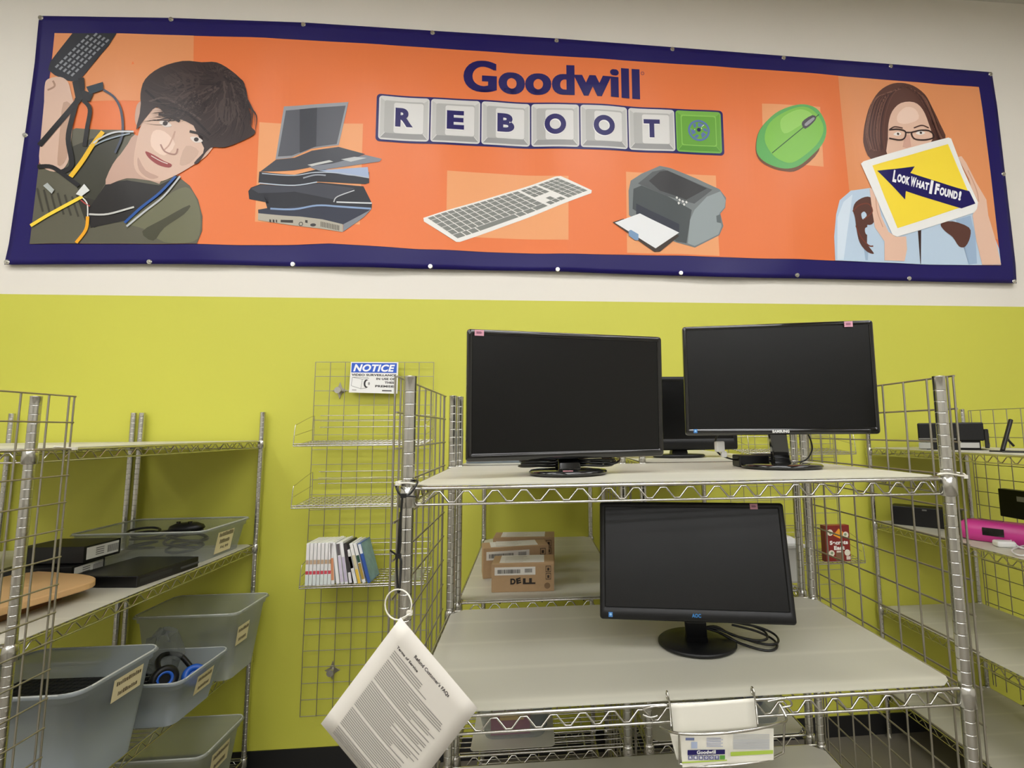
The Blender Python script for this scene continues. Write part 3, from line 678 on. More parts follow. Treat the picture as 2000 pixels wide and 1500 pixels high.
for r in range(5):
    for c in range(9):
        x = 300+c*24+r*22; y = 365-c*22+r*12
        if x < 600 and y > 195: it.append(((138, 142, 148), 4, A1((x, y), (x+16, y-15), (x+26, y-9), (x+10, y+7))))
it += [((30, 30, 34), 8, stroke(A1((215, 790), (300, 700), (400, 590), (450, 520), (450, 430)), .03)), ((36, 36, 40), 8, A1((400, 450), (440, 440), (470, 500), (520, 520), (500, 560), (420, 540))),
       ((44, 60, 72), 9, A1((480, 480), (575, 458), (578, 500), (500, 522))), ((66, 74, 92), 8, stroke(A1((578, 500), (640, 545), (675, 620), (680, 740), (640, 840)), .012)),
       ((26, 26, 30), 8, stroke(A1((430, 540), (400, 650), (380, 760), (400, 900), (340, 940)), .026)), ((26, 26, 30), 8, stroke(A1((460, 550), (500, 600), (485, 700), (470, 800)), .022)),
       ((236, 188, 44), 9, stroke(A1((575, 725), (520, 790), (460, 880), (395, 965)), .024)), ((246, 214, 70), 9, stroke(A1((168, 1225), (250, 1180), (350, 1130), (460, 1072)), .018)), ((240, 170, 40), 9, stroke(A1((488, 1180), (478, 1250), (425, 1322)), .016)),
       ((196, 200, 204), 9, stroke(A1((500, 800), (560, 760), (640, 730), (740, 725)), .010)), ((150, 164, 176), 9, stroke(A1((520, 800), (590, 770), (720, 735)), .008)),
       ((40, 84, 156), 9, stroke(A1((690, 1215), (780, 1130), (880, 1050), (965, 965)), .014)), ((190, 194, 196), 9, stroke(A1((700, 1235), (800, 1150), (900, 1070), (990, 965)), .010)), ((200, 200, 196), 9, stroke(A1((495, 1168), (600, 1168), (740, 1130)), .010)),
       ((32, 32, 36), 9, stroke(A1((205, 905), (290, 910), (380, 970), (440, 1015)), .022)), ((222, 224, 222), 10, A1((440, 1040), (470, 1005), (500, 1040), (455, 1072), (425, 1060))), ((176, 182, 180), 10, A1((240, 1010), (265, 995), (305, 1035), (290, 1055))),
       ((180, 70, 70), 9, stroke(A1((450, 1090), (475, 1110), (500, 1125)), .006)), ((230, 228, 224), 9, stroke(A1((450, 1070), (485, 1110), (488, 1180)), .006))]
for i in range(6): it.append(((66, 64, 56), 3, stroke(A1((200+i*40, 1020+i*10), (215+i*40, 1080+i*8), (235+i*40, 1150+i*6)), .010)))
rs = random.Random(11); EL = [(776, 600), (778, 520), (800, 440), (880, 375), (1000, 342), (1100, 345), (1180, 345), (1260, 390), (1330, 460), (1352, 560), (1362, 680), (1385, 722), (1300, 775), (1230, 800), (1150, 805), (1120, 790), (1060, 690), (1000, 655), (920, 635), (860, 590), (800, 650), (762, 690)]
for k in range(230):
    i = rs.uniform(0, len(EL)-1.01); a_ = EL[int(i)]; b_ = EL[int(i)+1]; f_ = i % 1
    ex_, ey_ = a_[0]+(b_[0]-a_[0])*f_, a_[1]+(b_[1]-a_[1])*f_; cx_, cy_ = 1200+rs.uniform(-30, 30), 420+rs.uniform(-25, 25)
    ov = rs.uniform(.75, 1.06); st_ = rs.uniform(.05, .6); dx_, dy_ = ex_-cx_, ey_-cy_; ex_, ey_ = cx_+dx_*ov, cy_+dy_*ov; cx_, cy_ = cx_+dx_*st_+dy_*.1, cy_+dy_*st_-dx_*.1
    mx_, my_ = (ex_+cx_)/2+dy_*.1, (ey_+cy_)/2-dx_*.1
    p_ = stroke(A1((cx_, cy_), (mx_, my_), (ex_, ey_)), rs.uniform(.005, .014)); n_ = len(p_[0])//2
    v_ = list(p_[0])
    for q_ in range(n_):      # taper to a point at the tip
        t_ = 1-q_/(n_-1); mxp = ((v_[2*q_][0]+v_[2*q_+1][0])/2, (v_[2*q_][1]+v_[2*q_+1][1])/2)
        for w__ in (0, 1): v_[2*q_+w__] = (mxp[0]+(v_[2*q_+w__][0]-mxp[0])*t_, mxp[1]+(v_[2*q_+w__][1]-mxp[1])*t_)
    it.append((rs.choice(((58, 46, 46), (46, 36, 37), (68, 55, 54), (78, 64, 62), (50, 40, 40), (40, 31, 33))), 8, (v_, p_[1])))
art('man_picture', it, 3, label='printed picture of a dark-haired man tangled in cables')
gm = MB()
for u, v in ((81, 36), (335, 39), (593, 49), (845, 65), (1087, 80), (1313, 97), (1530, 114), (1739, 130), (1933, 146), (14, 512), (293, 512), (572, 516), (841, 521), (1089, 527), (1329, 534), (1556, 538), (1775, 544), (1979, 550), (46, 262), (1956, 342)):
    x, z = bp(u, v); y = wave(x, z)
    g = MB(); g.cyl((x, y-.0006, z), (x, y-.004, z), .0135, 14, .011).cyl((x, y-.004, z), (x, y-.0065, z), .0055, 10); g.build('grommet', NICKEL, ban)

# ================================================================ MONITORS
def monitor(label, P, yaw, tilt, roll, w, h, base, br, zs, bez, glossy, neckw, name='flat_monitor', logo=None, sticker=None, star=True, depth=.05, bezel_bottom=None, group=None):
    yaw, tilt, roll = map(math.radians, (yaw, tilt, roll))
    t = thing(name, (base[0], base[1], zs), label, 'monitor', group)
    X = frame(P, yaw, tilt, roll); bb = bezel_bottom or bez
    BM = BLACKG if glossy else BLACKM
    hw, hh = w/2, h/2
    # bezel: ring with rounded corners
    m = MB(X); n = 5
    def rr(x0, z0, x1, z1, r):
        return rrect(x0, z0, x1, z1, r, n)
    K_ = len(rr(-hw, -hh, hw, hh, .008)); e = bez*.3
    def rg(i, y, ib=None, r=.008):
        ib = i if ib is None else ib; return [(p[0], y, p[1]) for p in rr(-hw+i, -hh+ib, hw-i, hh-i, r)]
    secs = [rg(0, .022), rg(0, .009)]+[rg(e*(1-math.cos(math.radians(q))), .009-.008*math.sin(math.radians(q))) for q in (20, 40, 60, 80)]
    secs += [rg(bez*.55, 0, bb*.55, .006), rg(bez-.0025, .0008, bb-.0025, .003), rg(bez-.0012, .0022, bb-.0012, .002), rg(bez, .006, bb, .002)]
    vs = sum(secs, []); fs = []
    for a in range(len(secs)-1):
        for i in range(K_): j = (i+1) % K_; fs.append((a*K_+i, (a+1)*K_+i, (a+1)*K_+j, a*K_+j))
    m.add(vs, fs, True); bz = m.build('bezel', BM, t)
    m = MB(X); m.prism([(-hw+bez-.001, -hh+bb-.001), (hw-bez+.001, -hh+bb-.001), (hw-bez+.001, hh-bez+.001), (-hw+bez-.001, hh-bez+.001)], .004, .008, 'xz'); m.build('screen', SCREEN, t)
    m = MB(X); o2 = rr(-hw+.002, -hh+.002, hw-.002, hh-.002, .008); i2 = rr(-hw*.72, -hh*.7, hw*.72, hh*.62, .02)
    vs = [(p[0], .021, p[1]) for p in o2]+[(p[0], depth*.6, p[1]) for p in rr(-hw+.02, -hh+.02, hw-.02, hh-.02, .012)]+[(p[0], depth, p[1]) for p in i2]
    fs = [tuple(range(K_))]
    for a, b in ((0, 1), (1, 2)):
        for i in range(K_): j = (i+1) % K_; fs.append((a*K_+i, b*K_+i, b*K_+j, a*K_+j))
    fs.append(tuple(range(2*K_, 3*K_))[::-1]); m.add(vs, fs).build('back_housing', BLACKM, t)
    # neck
    bx, by = base; top = X @ Vector((0, depth*.75, -hh*.55)); lowf = X @ Vector((0, depth*.75, -hh))
    Yx = frame((bx, by, zs), yaw); m = MB()
    ex = Vector((math.cos(yaw), math.sin(yaw), 0)); ey = Vector((-math.sin(yaw), math.cos(yaw), 0))
    def sect(c, ww, dd): return [c+ex*(-ww)+ey*(-dd), c+ex*ww+ey*(-dd), c+ex*ww+ey*dd, c+ex*(-ww)+ey*dd]
    s0 = sect(Vector((bx, by, zs+.006)), neckw*.56, .02); s1 = sect(Vector((bx, by, zs+.03))*.7+Vector((lowf.x, lowf.y, zs+.03))*.3, neckw*.5, .016); s2 = sect(lowf+Vector((0, 0, .0)), neckw*.5, .014); s3 = sect(top, neckw*.5, .012)
    m.add(s0+s1+s2+s3, [(0, 3, 2, 1)]+[(k*4+i, k*4+(i+1) % 4, k*4+4+(i+1) % 4, k*4+4+i) for k in range(3) for i in range(4)]+[(12, 13, 14, 15)])
    m.build('neck', BM, t, bevel=.004)
    m = MB(Matrix.Translation((bx, by, zs)) @ Matrix.Rotation(yaw, 4, 'Z'))
    m.lathe((0, 0, 0), [(.96, .0), (1, .003), (1, .007), (.96, .0115), (.5, .014), (.2, .016)] and [(br[0]*.96, .0021), (br[0], .005), (br[0], .009), (br[0]*.96, .0125), (br[0]*.6, .0145), (br[0]*.2, .016)], 48, 1, br[1]/br[0])
    m.build('base', BM, t)
    if logo:
        s, lx, lw, lh, col = logo
        m = MB(X); put_text(m, s, (lx-lw/2, -.0004, -hh+bb*.5-lh/2), (lw, 0, 0), (0, 0, lh), .05); m.build('logo', flat(col), bz)
    if star:
        m = MB(X); m.prism([(-hw+.022, -hh+.006), (-hw+.032, -hh+.006), (-hw+.032, -hh+.017), (-hw+.022, -hh+.017)], -.0006, .001, 'xz'); e = m.build('energy_sticker', flat((60, 122, 190)), bz)
        m = MB(X); m.prism(disc((-hw+.027, -hh+.012), .003, 8), -.0009, -.0006, 'xz'); m.build('star_mark', flat((150, 200, 235)), bz)
    if sticker:
        sx, sw, sh = sticker
        m = MB(X).use(flat((218, 158, 176))); m.prism([(sx, hh-.003-sh), (sx+sw, hh-.003-sh), (sx+sw, hh-.003), (sx, hh-.003)], -.0008, .0014, 'xz')
        m.use(flat((150, 96, 118)))
        for i in range(4): q = hh-.003-sh*(.3+.1*i); m.prism([(sx+sw*.18, q-.0008), (sx+sw*(.7+.06*(i % 3)), q-.0008), (sx+sw*(.7+.06*(i % 3)), q+.0004), (sx+sw*.18, q+.0004)], -.0011, -.0008, 'xz')
        m.build('price_sticker', None, t)
    return t, X
mL, XLm = monitor('glossy black monitor at left on the top shelf with pink tag at its left corner', (.352, .17, .201), 11.4, -1.5, .32, .512, .317, (.347, .205), (.1, .09), .0023, .0145, True, .056, sticker=(-.238, .022, .014), star=False, bezel_bottom=.02)
mR, XRm = monitor('glossy black monitor at right on the top shelf with silver brand lettering', (.927, .23, .250), -12.8, -.1, -.04, .504, .307, (.955, .29), (.108, .088), .0023, .0125, True, .044, logo=('SAMSUNG', 0, .044, .0075, (225, 225, 222)), sticker=(.178, .021, .015), bezel_bottom=.018)
mA, XAm = monitor('matt black monitor alone on the middle shelf, tilted back', (.662, .2, -.216), -10.9, 12.9, -.12, .473, .286, (.683, .255), (.1, .088), SH2+.0023, .0155, False, .052, logo=('AOC', 0, .022, .009, (36, 110, 170)), sticker=(.152, .019, .014), bezel_bottom=.03)
# arc foot lines on left monitor base
m = MB().use(flat((214, 150, 160)))
m.prism([(.328, .121), (.352, .119), (.353, .131), (.329, .133)], .0168, .0176); m.build('price_sticker', None, mL)
# cables of the monitors
def coil(name, parent, c, rx, ry, turns, r=.003, h=.012, ph=0, wob=.004, z=None):
    pts = []; n = 20
    for i in range(int(turns*n)+1):
        a = ph+2*math.pi*i/n; k = i/(turns*n)
        pts.append((c[0]+(rx-wob*math.sin(3*k*9))*math.cos(a), c[1]+(ry-wob*math.cos(2*k*7))*math.sin(a), c[2]+h*k+.002*math.sin(a*2)))
    return MB().tube(pts, r, 6).build(name, CABLE, parent)
coil('power_cable', mL, (.285, .275, .0165), .06, .03, 3, .0033, .022)
coil('power_cable', mL, (.412, .235, .0205), .058, .034, 3, .0033, .02, 1.0)
m = MB(); m.tube([(.44, .21, .0235), (.475, .22, .03), (.487, .25, .04), (.47, .28, .046), (.42, .28, .05), (.38, .26, .055)], .0034, 6); m.build('power_cable', CABLE, mL)
# right monitor: power brick, cable loops, white plug
m = MB(frame((.905, .375, .0025), -.05)); m.box((-.045, -.03, 0), (.045, .03, .034)); m.build('power_brick', BLACKM, mR, bevel=.004)
MB().tube([(.865, .37, .022), (.83, .355, .028), (.795, .345, .045), (.785, .34, .075), (.80, .33, .12)], .0028, 6).build('power_cable', CABLE, mR)
MB().tube([(.955, .37, .02), (1.0, .34, .016), (1.04, .32, .02), (1.062, .315, .05), (1.055, .31, .085), (1.03, .3, .12)], .0024, 6).build('power_cable', CABLE, mR)
MB().tube([(.95, .38, .02), (.99, .37, .035), (.995, .35, .06), (.975, .33, .09), (.965, .31, .12)], .003, 6).build('power_cable', CABLE, mR)
coil('power_cable', mR, (.955, .39, .01), .05, .028, 2, .003, .03)
m = MB(frame((.795, .335, .06), .2)); m.box((-.012, -.008, -.012), (.014, .008, .018)); m.box((.006, -.006, -.028), (.022, .006, -.01)); m.build('cable_tie_tag', WHITEP, mR, bevel=.003)
# low monitor: cable loop at right
zz = SH2+.0023
for k, (dx, dy, dz) in enumerate(((0, 0, 0), (.012, .016, .006), (-.01, .03, .01))):
    MB().tube([(.71, .285, zz+.03), (.745, .268+dy*.3, zz+.024+dz), (.79+dx, .232+dy, zz+.008+dz), (.838+dx, .196+dy*1.2, zz+.004+dz), (.872+dx, .205+dy, zz+.005+dz), (.882+dx, .238+dy, zz+.01+dz), (.85+dx, .266+dy*.6, zz+.022+dz), (.79, .285+dy*.3, zz+.034+dz)], .0031, 6).build('power_cable', CABLE, mA)

# rear monitor
monitor('plain black monitor standing behind, between the two large ones', (.845, .85, .178), 0, 0, 0, .462, .292, (.845, .89), (.105, .07), .0023, .02, False, .06, name='flat_monitor', star=False, bezel_bottom=.045, depth=.06)

# ================================================================ CHASSIS behind left monitor
ch = thing('metal_chassis', (.03, .69, .0023), 'blue-grey perforated metal computer chassis behind the left monitor', 'computer case')
m = MB().box((.03, .69, .0023), (.31, 1.05, .118)); m.build('housing', PLATE, ch, bevel=.002)
m = MB().use(BLACKM)
for x, z in ((.037, .09), (.041, .072), (.036, .055), (.044, .042), (.038, .03), (.05, .018), (.12, .02), (.15, .012), (.2, .02)): m.box((x, .6885, z), (x+.007, .69, z+.004))
m.build('vent_hole', None, ch)
for x in (.05, .16): MB().cyl((x, .689, .1), (x, .686, .1), .004, 10).build('screw', NICKEL, ch)

# ================================================================ CARDBOARD BOXES
def carton(label, o, yaw, w, d, h, front=True):
    t = thing('cardboard_box', o, label, 'box'); X = frame(o, yaw)
    MB(X).box((0, 0, 0), (w, d, h)).build('carton', CARD, t, bevel=.0015)
    m = MB(X).use(PAPER); m.box((w*.12, d*.12, h), (w*.84, d*.98, h+.0006)); m.use(flat((176, 168, 152)))
    for i in range(5): m.box((w*.2, d*(.2+.14*i), h+.0006), (w*(.5+.05*(i % 3)), d*(.22+.14*i), h+.0009))
    m.build('packing_slip', None, t)
    m = MB(X).use(PAPER); a, b = w*.05, w*.7
    m.box((a, -.0006, h*.6), (b, 0, h*.88)); m.use(flat((40, 38, 36)))
    x = a+.01
    while x < a+(b-a)*.62:
        wd = random.choice((.0008, .0012, .002)); m.box((x, -.001, h*.66), (x+wd, -.0006, h*.8)); x += wd+random.choice((.0009, .0016))
    x = a+(b-a)*.74
    while x < b-.012: m.box((x, -.001, h*.68), (x+.0012, -.0006, h*.82)); x += .0026
    m.build('barcode_label', None, t)
    m = MB(X); put_text(m, 'D', (w*.3, -.0007, h*.27), (w*.085, 0, 0), (0, 0, h*.21), .06); put_text(m, 'E', (w*.4, -.0007, h*.275), (w*.075, 0, w*.02), (-w*.012, 0, h*.2), .06)
    put_text(m, 'LL', (w*.5, -.0007, h*.27), (w*.2, 0, 0), (0, 0, h*.21), .07); m.build('brand_mark', flat((34, 24, 18)), t)
    m = MB(X)
    for k in range(2):
        z = h*(.42+.26*k)
        for q in ((w*.865, z, w*.95, z+.002), (w*.865, z+h*.2, w*.95, z+h*.2+.002), (w*.865, z, w*.872, z+h*.2), (w*.943, z, w*.95, z+h*.2), (w*.89, z+h*.05, w*.925, z+h*.15)): m.box((q[0], -.0008, q[1]), (q[2], 0, q[3]))
    m.build('handling_mark', flat((60, 44, 32)), t)
    m = MB(X); m.prism(disc((w*.89, h*.2), h*.11, 18), -.0006, 0, 'xz'); m.build('round_mark', flat((132, 104, 74)), t)
    return t
zb = -.4345
carton('cardboard box in front with the readable barcode label and brand print', (.119, .70, zb), -.03, .214, .115, .094)
carton('cardboard box in the middle, turned askew behind the front box', (.075, .86, zb), .14, .25, .10, .11)
carton('rearmost cardboard box behind the skewed one', (.10, 1.02, zb), -.05, .25, .11, .115)

# ================================================================ TUBS
def tub(label, x0, x1, y0, y1, z0, z1, m=TUB, ins=.035, r=.035, lab=None, name='plastic_tub', rim=True, group=None):
    t = thing(name, ((x0+x1)/2, (y0+y1)/2, z0), label, 'storage tub', group); n = 5
    def ringp(i, z, rr_=None): return [(p[0], p[1], z) for p in rrect(x0+i, y0+i, x1-i, y1-i, rr_ or r, n)]
    A = ringp(ins, z0); B = ringp(.012, z1-.03); Cc = ringp(.006, z1-.028); Dd = ringp(.004, z1); T = ringp(0, z1+.001); T2 = ringp(-.004, z1-.008)
    K_ = len(A); vs = A+B+Cc+Dd+T+T2; fs = [tuple(range(K_))]
    for a in range(5):
        for i in range(K_): j = (i+1) % K_; fs.append((a*K_+i, a*K_+j, (a+1)*K_+j, (a+1)*K_+i))
    mb = MB().add(vs, fs); 
    for k in range(len(mb.sm)): mb.sm[k] = k > 0
    o = mb.build('tub_body', m, t); s = o.modifiers.new('thick', 'SOLIDIFY'); s.thickness = .0016
    rp = [(p[0], p[1], z1) for p in rrect(x0+.001, y0+.001, x1-.001, y1-.001, r, n)]
    MB().tube(rp, .0032, 6, True).build('rim', frost_rim, t)
    if lab:
        ya, yb, za, zb_, tx = lab       # label on the x1 face
        sl = (ins-.006)/(z1-z0)
        fx = lambda z: x1-ins+(z-z0)*sl+.0022
        mm = MB().use(LABELP); mm.add([(fx(za), ya, za), (fx(za), yb, za), (fx(zb_), yb, zb_), (fx(zb_), ya, zb_)], [(0, 1, 2, 3)])
        mm.use(flat((96, 84, 66))); e = .0006; hz = zb_-za
        rl = random.Random(int(abs(x0)*1000)+int(ya*100))
        for k, s_ in enumerate(tx):
            if s_[0] == '$':
                zt = zb_-hz*(k+1)/(len(tx)+.35)+hz*.04; hgt = hz*.5/len(tx)
                put_text(mm, s_, (fx(zt)+e, ya+(yb-ya)*.3, zt), (0, (yb-ya)*.5, 0), (sl*hgt, 0, hgt), .03)
            else:      # print too small to read in the photograph
                zt = zb_-hz*(k+.72)/(len(tx)+.1); y = ya+(yb-ya)*(.1+.1*k)
                while y < yb-(yb-ya)*(.1+.1*k):
                    wd = rl.uniform(.003, .007); h1 = hz*rl.uniform(.14, .2)
                    mm.add([(fx(zt)+e, y, zt), (fx(zt)+e, y+wd, zt), (fx(zt+h1)+e, y+wd, zt+h1), (fx(zt+h1)+e, y, zt+h1)], [(0, 1, 2, 3)]); y += wd+.0022
        mm.build('paper_label', None, t)
    return t
frost_rim = frosted('tub_rim_plastic', (240, 242, 238), .06)
tub('shallow clear tub with black cables on the left rack, shelf below the top', -1.665, -1.135, 1.2, 1.57, -.4385, -.3, TUBX, .03, lab=(1.33, 1.45, -.425, -.33, ('a', 'b', '$4.99')))
tub('deep cloudy tub farthest back on the tub shelf of the left rack', -1.46, -1.025, 1.29, 1.572, -.962, -.67, TUBC, .04, lab=(1.33, 1.42, -.82, -.74, ('a', 'b')))
tub('shallow tub with blue headphones, between the two deep tubs', -1.46, -1.03, .955, 1.265, -.962, -.795, TUB, .04, lab=(1.08, 1.18, -.9, -.83, ('a', 'b')))
tub('big bluish tub nearest the camera on the left rack', -1.5, -1.075, .585, .93, -.962, -.645, TUB, .04, .05, lab=(.73, .85, -.745, -.675, ('a', 'b')))
tub('cloudy tub on the bottom shelf of the left rack', -1.45, -1.03, 1.12, 1.42, -1.437, -1.15, TUBC, .04, lab=(1.2, 1.32, -1.27, -1.19, ('a', 'b')))
tub('tub with pink and purple packets on the low rear shelf', .07, .33, .66, .95, -.897, -.79, TUBX, .03)
tub('clear tub with a dark blue bundle at right of the brochure holder', .87, 1.145, .66, .98, -.897, -.76, TUBX, .03)
# contents
def bundle(label, c, r, col=CABLE, n=4, cat='cable', rad=.004, h=.03, seed=1, name='cable_bundle'):
    rnd = random.Random(seed); mb = MB()
    for k in range(n):
        a0 = rnd.random()*6; tx, ty = rnd.uniform(-.25, .25), rnd.uniform(-.25, .25); rr_ = r*rnd.uniform(.7, 1); ox, oy = rnd.uniform(-.2, .2)*r, rnd.uniform(-.2, .2)*r
        mb.tube([(c[0]+ox+rr_*math.cos(a0+6.283*i/22), c[1]+oy+rr_*.75*math.sin(a0+6.283*i/22), c[2]+rad+h*(k+.5)/n+rr_*(tx*math.cos(6.283*i/22)+ty*math.sin(6.283*i/22))*.6) for i in range(22)], rad, 6, True)
    return tag(mb.build(name, col), label, cat)
bundle('coiled black cable at right in the shallow cable tub', (-1.33, 1.4, -.42), .09, n=6, h=.1, rad=.006)
bundle('coiled black cable at left in the shallow cable tub', (-1.52, 1.42, -.42), .07, n=5, h=.095, rad=.005, seed=4)
gp = thing('game_controller', (-1.32, 1.33, -.33), 'black game controller on top of the cable tub contents', 'controller')
m = MB(frame((-1.30, 1.36, -.312), .1)); m.lathe((0, 0, 0), [(.01, .026), (.035, .024), (.055, .014), (.06, .0), (.05, -.012), (.02, -.016)][::-1], 20, 1.2, .8); m.build('body', BLACKM, gp)
m = MB(frame((-1.30, 1.36, -.312), .1)); m.cyl((-.03, -.01, .02), (-.03, -.01, .034), .008, 12).cyl((.02, -.015, .02), (.02, -.015, .034), .008, 12); m.build('thumbstick', BLACKG, gp)
bundle('grey cable coil in the deep cloudy tub', (-1.16, 1.43, -.95), .085, mat('grey_cable', (92, 98, 104), .5), n=6, h=.16, rad=.006, seed=9)
bundle('tan cable coil at the bottom of the deep cloudy tub', (-1.3, 1.44, -.955), .08, mat('tan_cable', (170, 120, 84), .5), n=5, h=.07, rad=.006, seed=12)
bundle('dark cable coil in the bottom-shelf tub', (-1.22, 1.26, -1.43), .08, mat('olive_cable', (76, 74, 60), .5), n=6, h=.12, rad=.006, seed=15)
bundle('dark blue cable bundle in the tub by the brochure holder', (1.06, .8, -.893), .055, mat('blue_cable', (42, 52, 96), .5), n=7, h=.09, rad=.006, seed=21)
# headphones in the shallow tub
hp = thing('headphones', (-1.2, 1.05, -.9), 'black and blue headphones lying in the shallow tub', 'headphones')
def torus(mb, c, n_, R, r, k=24):
    n_ = Vector(n_).normalized(); t = Vector((0, 0, 1)) if abs(n_.z) < .9 else Vector((1, 0, 0)); e = n_.cross(t).normalized(); g = n_.cross(e)
    mb.tube([Vector(c)+(e*math.cos(6.283*i/k)+g*math.sin(6.283*i/k))*R for i in range(k)], r, 8, True)
BLU = mat('blue_plastic', (32, 92, 190), .35)
c1, n1 = (-1.135, 1.035, -.812), (.75, -.6, .25); c2, n2 = (-1.105, 1.16, -.858), (.55, -.6, .55)
m = MB(); torus(m, c1, n1, .034, .014); m.cyl(Vector(c1), Vector(c1)-Vector(n1).normalized()*.03, .036, 24); m.build('ear_cup', BLACKM, hp)
m = MB(); torus(m, Vector(c1)+Vector(n1).normalized()*.006, n1, .024, .006); m.build('blue_ring', BLU, hp)
m = MB(); torus(m, c2, n2, .03, .013); m.cyl(Vector(c2), Vector(c2)-Vector(n2).normalized()*.03, .032, 24); m.build('ear_cup', BLU, hp)
MB().tube([(-1.16, 1.05, -.80), (-1.2, 1.09, -.77), (-1.21, 1.14, -.765), (-1.18, 1.18, -.785), (-1.125, 1.17, -.83)], .009, 8).build('headband', BLACKM, hp)
bundle('black cable bundle beside the headphones', (-1.27, 1.1, -.955), .08, n=6, h=.12, rad=.006, seed=31)
# clear crumpled bag
m = MB(); rnd = random.Random(3); vs = []; fs = []; nn = 12; mm_ = 8
for j in range(mm_+1):
    for i in range(nn):
        a = 6.283*i/nn; ph = math.pi*j/mm_; r = .062*math.sin(ph)*(1+.55*rnd.uniform(-1, 1)); vs.append((-1.24+r*math.cos(a), 1.17+r*.6*math.sin(a), -.77+.085*math.cos(ph)+.022*rnd.uniform(-1, 1)))
for j in range(mm_):
    for i in range(nn): fs.append((j*nn+i, j*nn+(i+1) % nn, (j+1)*nn+(i+1) % nn, (j+1)*nn+i))
tag(m.add(vs, fs).build('plastic_bag', frosted('thin_clear_film', (150, 154, 150), .55)), 'crumpled clear plastic bag standing up behind the headphones', 'bag')
# keyboards in the big tub
for k, (z, y, lb) in enumerate(((-.72, .76, 'black keyboard lying topmost in the big bluish tub'), (-.765, .75, 'second black keyboard under the topmost one in the big tub'))):
    t = thing('keyboard', (-1.28, y, z), lb, 'keyboard'); X = frame((-1.28, y, z), .05*(k-.5))
    MB(X).box((-.165, -.07, 0), (.165, .07, .018)).build('case', BLACKM, t, bevel=.003)
    m = MB(X)
    for r in range(5):
        for c in range(15): m.box((-.158+c*.021, -.06+r*.024, .018), (-.140+c*.021, -.04+r*.024, .023))
    m.build('keys', mat('dark_keycap', (28, 30, 32), .5), t)
# packets
m = MB(frame((.12, .70, -.89), 0, .0)).use(flat((150, 52, 96))); m.box((0, 0, 0), (.13, .012, .085)); m.use(flat((222, 178, 90))); m.box((.03, -.0008, .045), (.11, 0, .07)); tag(m.build('packet', None), 'pink and yellow packet in the low rear tub', 'packet')
tag(MB(frame((.26, .72, -.89), .2)).box((0, 0, 0), (.05, .04, .06)).build('adapter', mat('slate_plastic', (70, 86, 96), .5), bevel=.006), 'slate grey adapter beside the pink packet', 'adapter')
tag(MB(frame((.265, .77, -.89), .1)).box((-.05, 0, 0), (.03, .03, .095)).build('packet', mat('purple_print', (84, 66, 92), .5), bevel=.002), 'dark purple packet behind the slate adapter', 'packet')

# ================================================================ LEFT RACK UPPER ITEMS
zs = -.4385
lp = thing('dvd_player', (-1.3, .95, zs), 'slim black disc player lying flat beside the shallow cable tub', 'disc player')
X = frame((-1.185, 1.0, zs), math.radians(83))
MB(X).box((-.09, -.03, 0), (.19, .23, .042)).build('case', mat('satin_black_plastic', (16, 16, 17), .3), lp, bevel=.003)
MB(X).box((-.08, -.0308, .016), (.06, -.03, .028)).build('disc_tray', flat((40, 40, 42)), lp)
MB(X).box((.1, -.0308, .014), (.19, -.03, .022)).build('display_strip', flat((70, 70, 74)), lp)
for k, (z, dx, rd, lb) in enumerate(((zs, 0, .0, 'lower black product carton with a white barcode label'), (zs+.066, .0, .05, 'upper black product carton with a white label, red and white top'))):
    t = thing('product_carton', (-1.45, 1.0, z), lb, 'box'); X = frame((-1.455+.012*k, .985+.03*k, z), math.radians(4-7*k))
    MB(X).box((-.24, 0, 0), (0, .16, .062)).build('carton', BLACKM, t, bevel=.002)
    m = MB(X).use(flat((214, 214, 212))); m.box((0, .012, .01), (.0008, .15, .055)); m.use(flat((90, 90, 90)))
    for i in range(12): m.box((.0008, .1+i*.0042, .018), (.0012, .1+i*.0042+.002, .046))
    for i in range(4): m.box((.0008, .05, .02+i*.008), (.0012, .085, .023+i*.008))
    m.build('barcode_label', None, t)
    if k: m = MB(X).use(flat((206, 200, 192))); m.box((-.25, .01, .06), (-.09, .16, .0608)); m.use(flat((176, 84, 62))); m.box((-.09, .01, .06), (-.01, .16, .0608)); m.build('printed_top', None, t)
wb = thing('wooden_board', (-1.3, .5, zs), 'tan wooden board with a rounded end at the left edge', 'board')
wood = mat('light_wood', (205, 166, 118), .55, noise=(9, .1)); X = frame((-1.3, .6, zs), math.radians(58))
def rend(x0, x1, y0, y1, r): return [(x0, y0), (x1-r, y0), (x1-.01, y0+.02), (x1, (y0+y1)/2), (x1-.01, y1-.02), (x1-r, y1), (x0, y1)]
MB().prism(smooth([(-1.29, .45), (-1.265, .6), (-1.232, .76), (-1.245, .83), (-1.31, .885), (-1.42, .925), (-1.6, .93), (-1.62, .46), (-1.4, .44)], 3), zs+.034, zs+.056).build('top', wood, wb, bevel=.004)
MB().box((-1.34, .47, zs), (-1.322, .8, zs+.034)).build('rail', mat('brown_wood', (128, 90, 58), .6), wb)
MB().box((-1.58, .47, zs), (-1.562, .88, zs+.034)).build('rail', MATS['brown_wood'], wb)

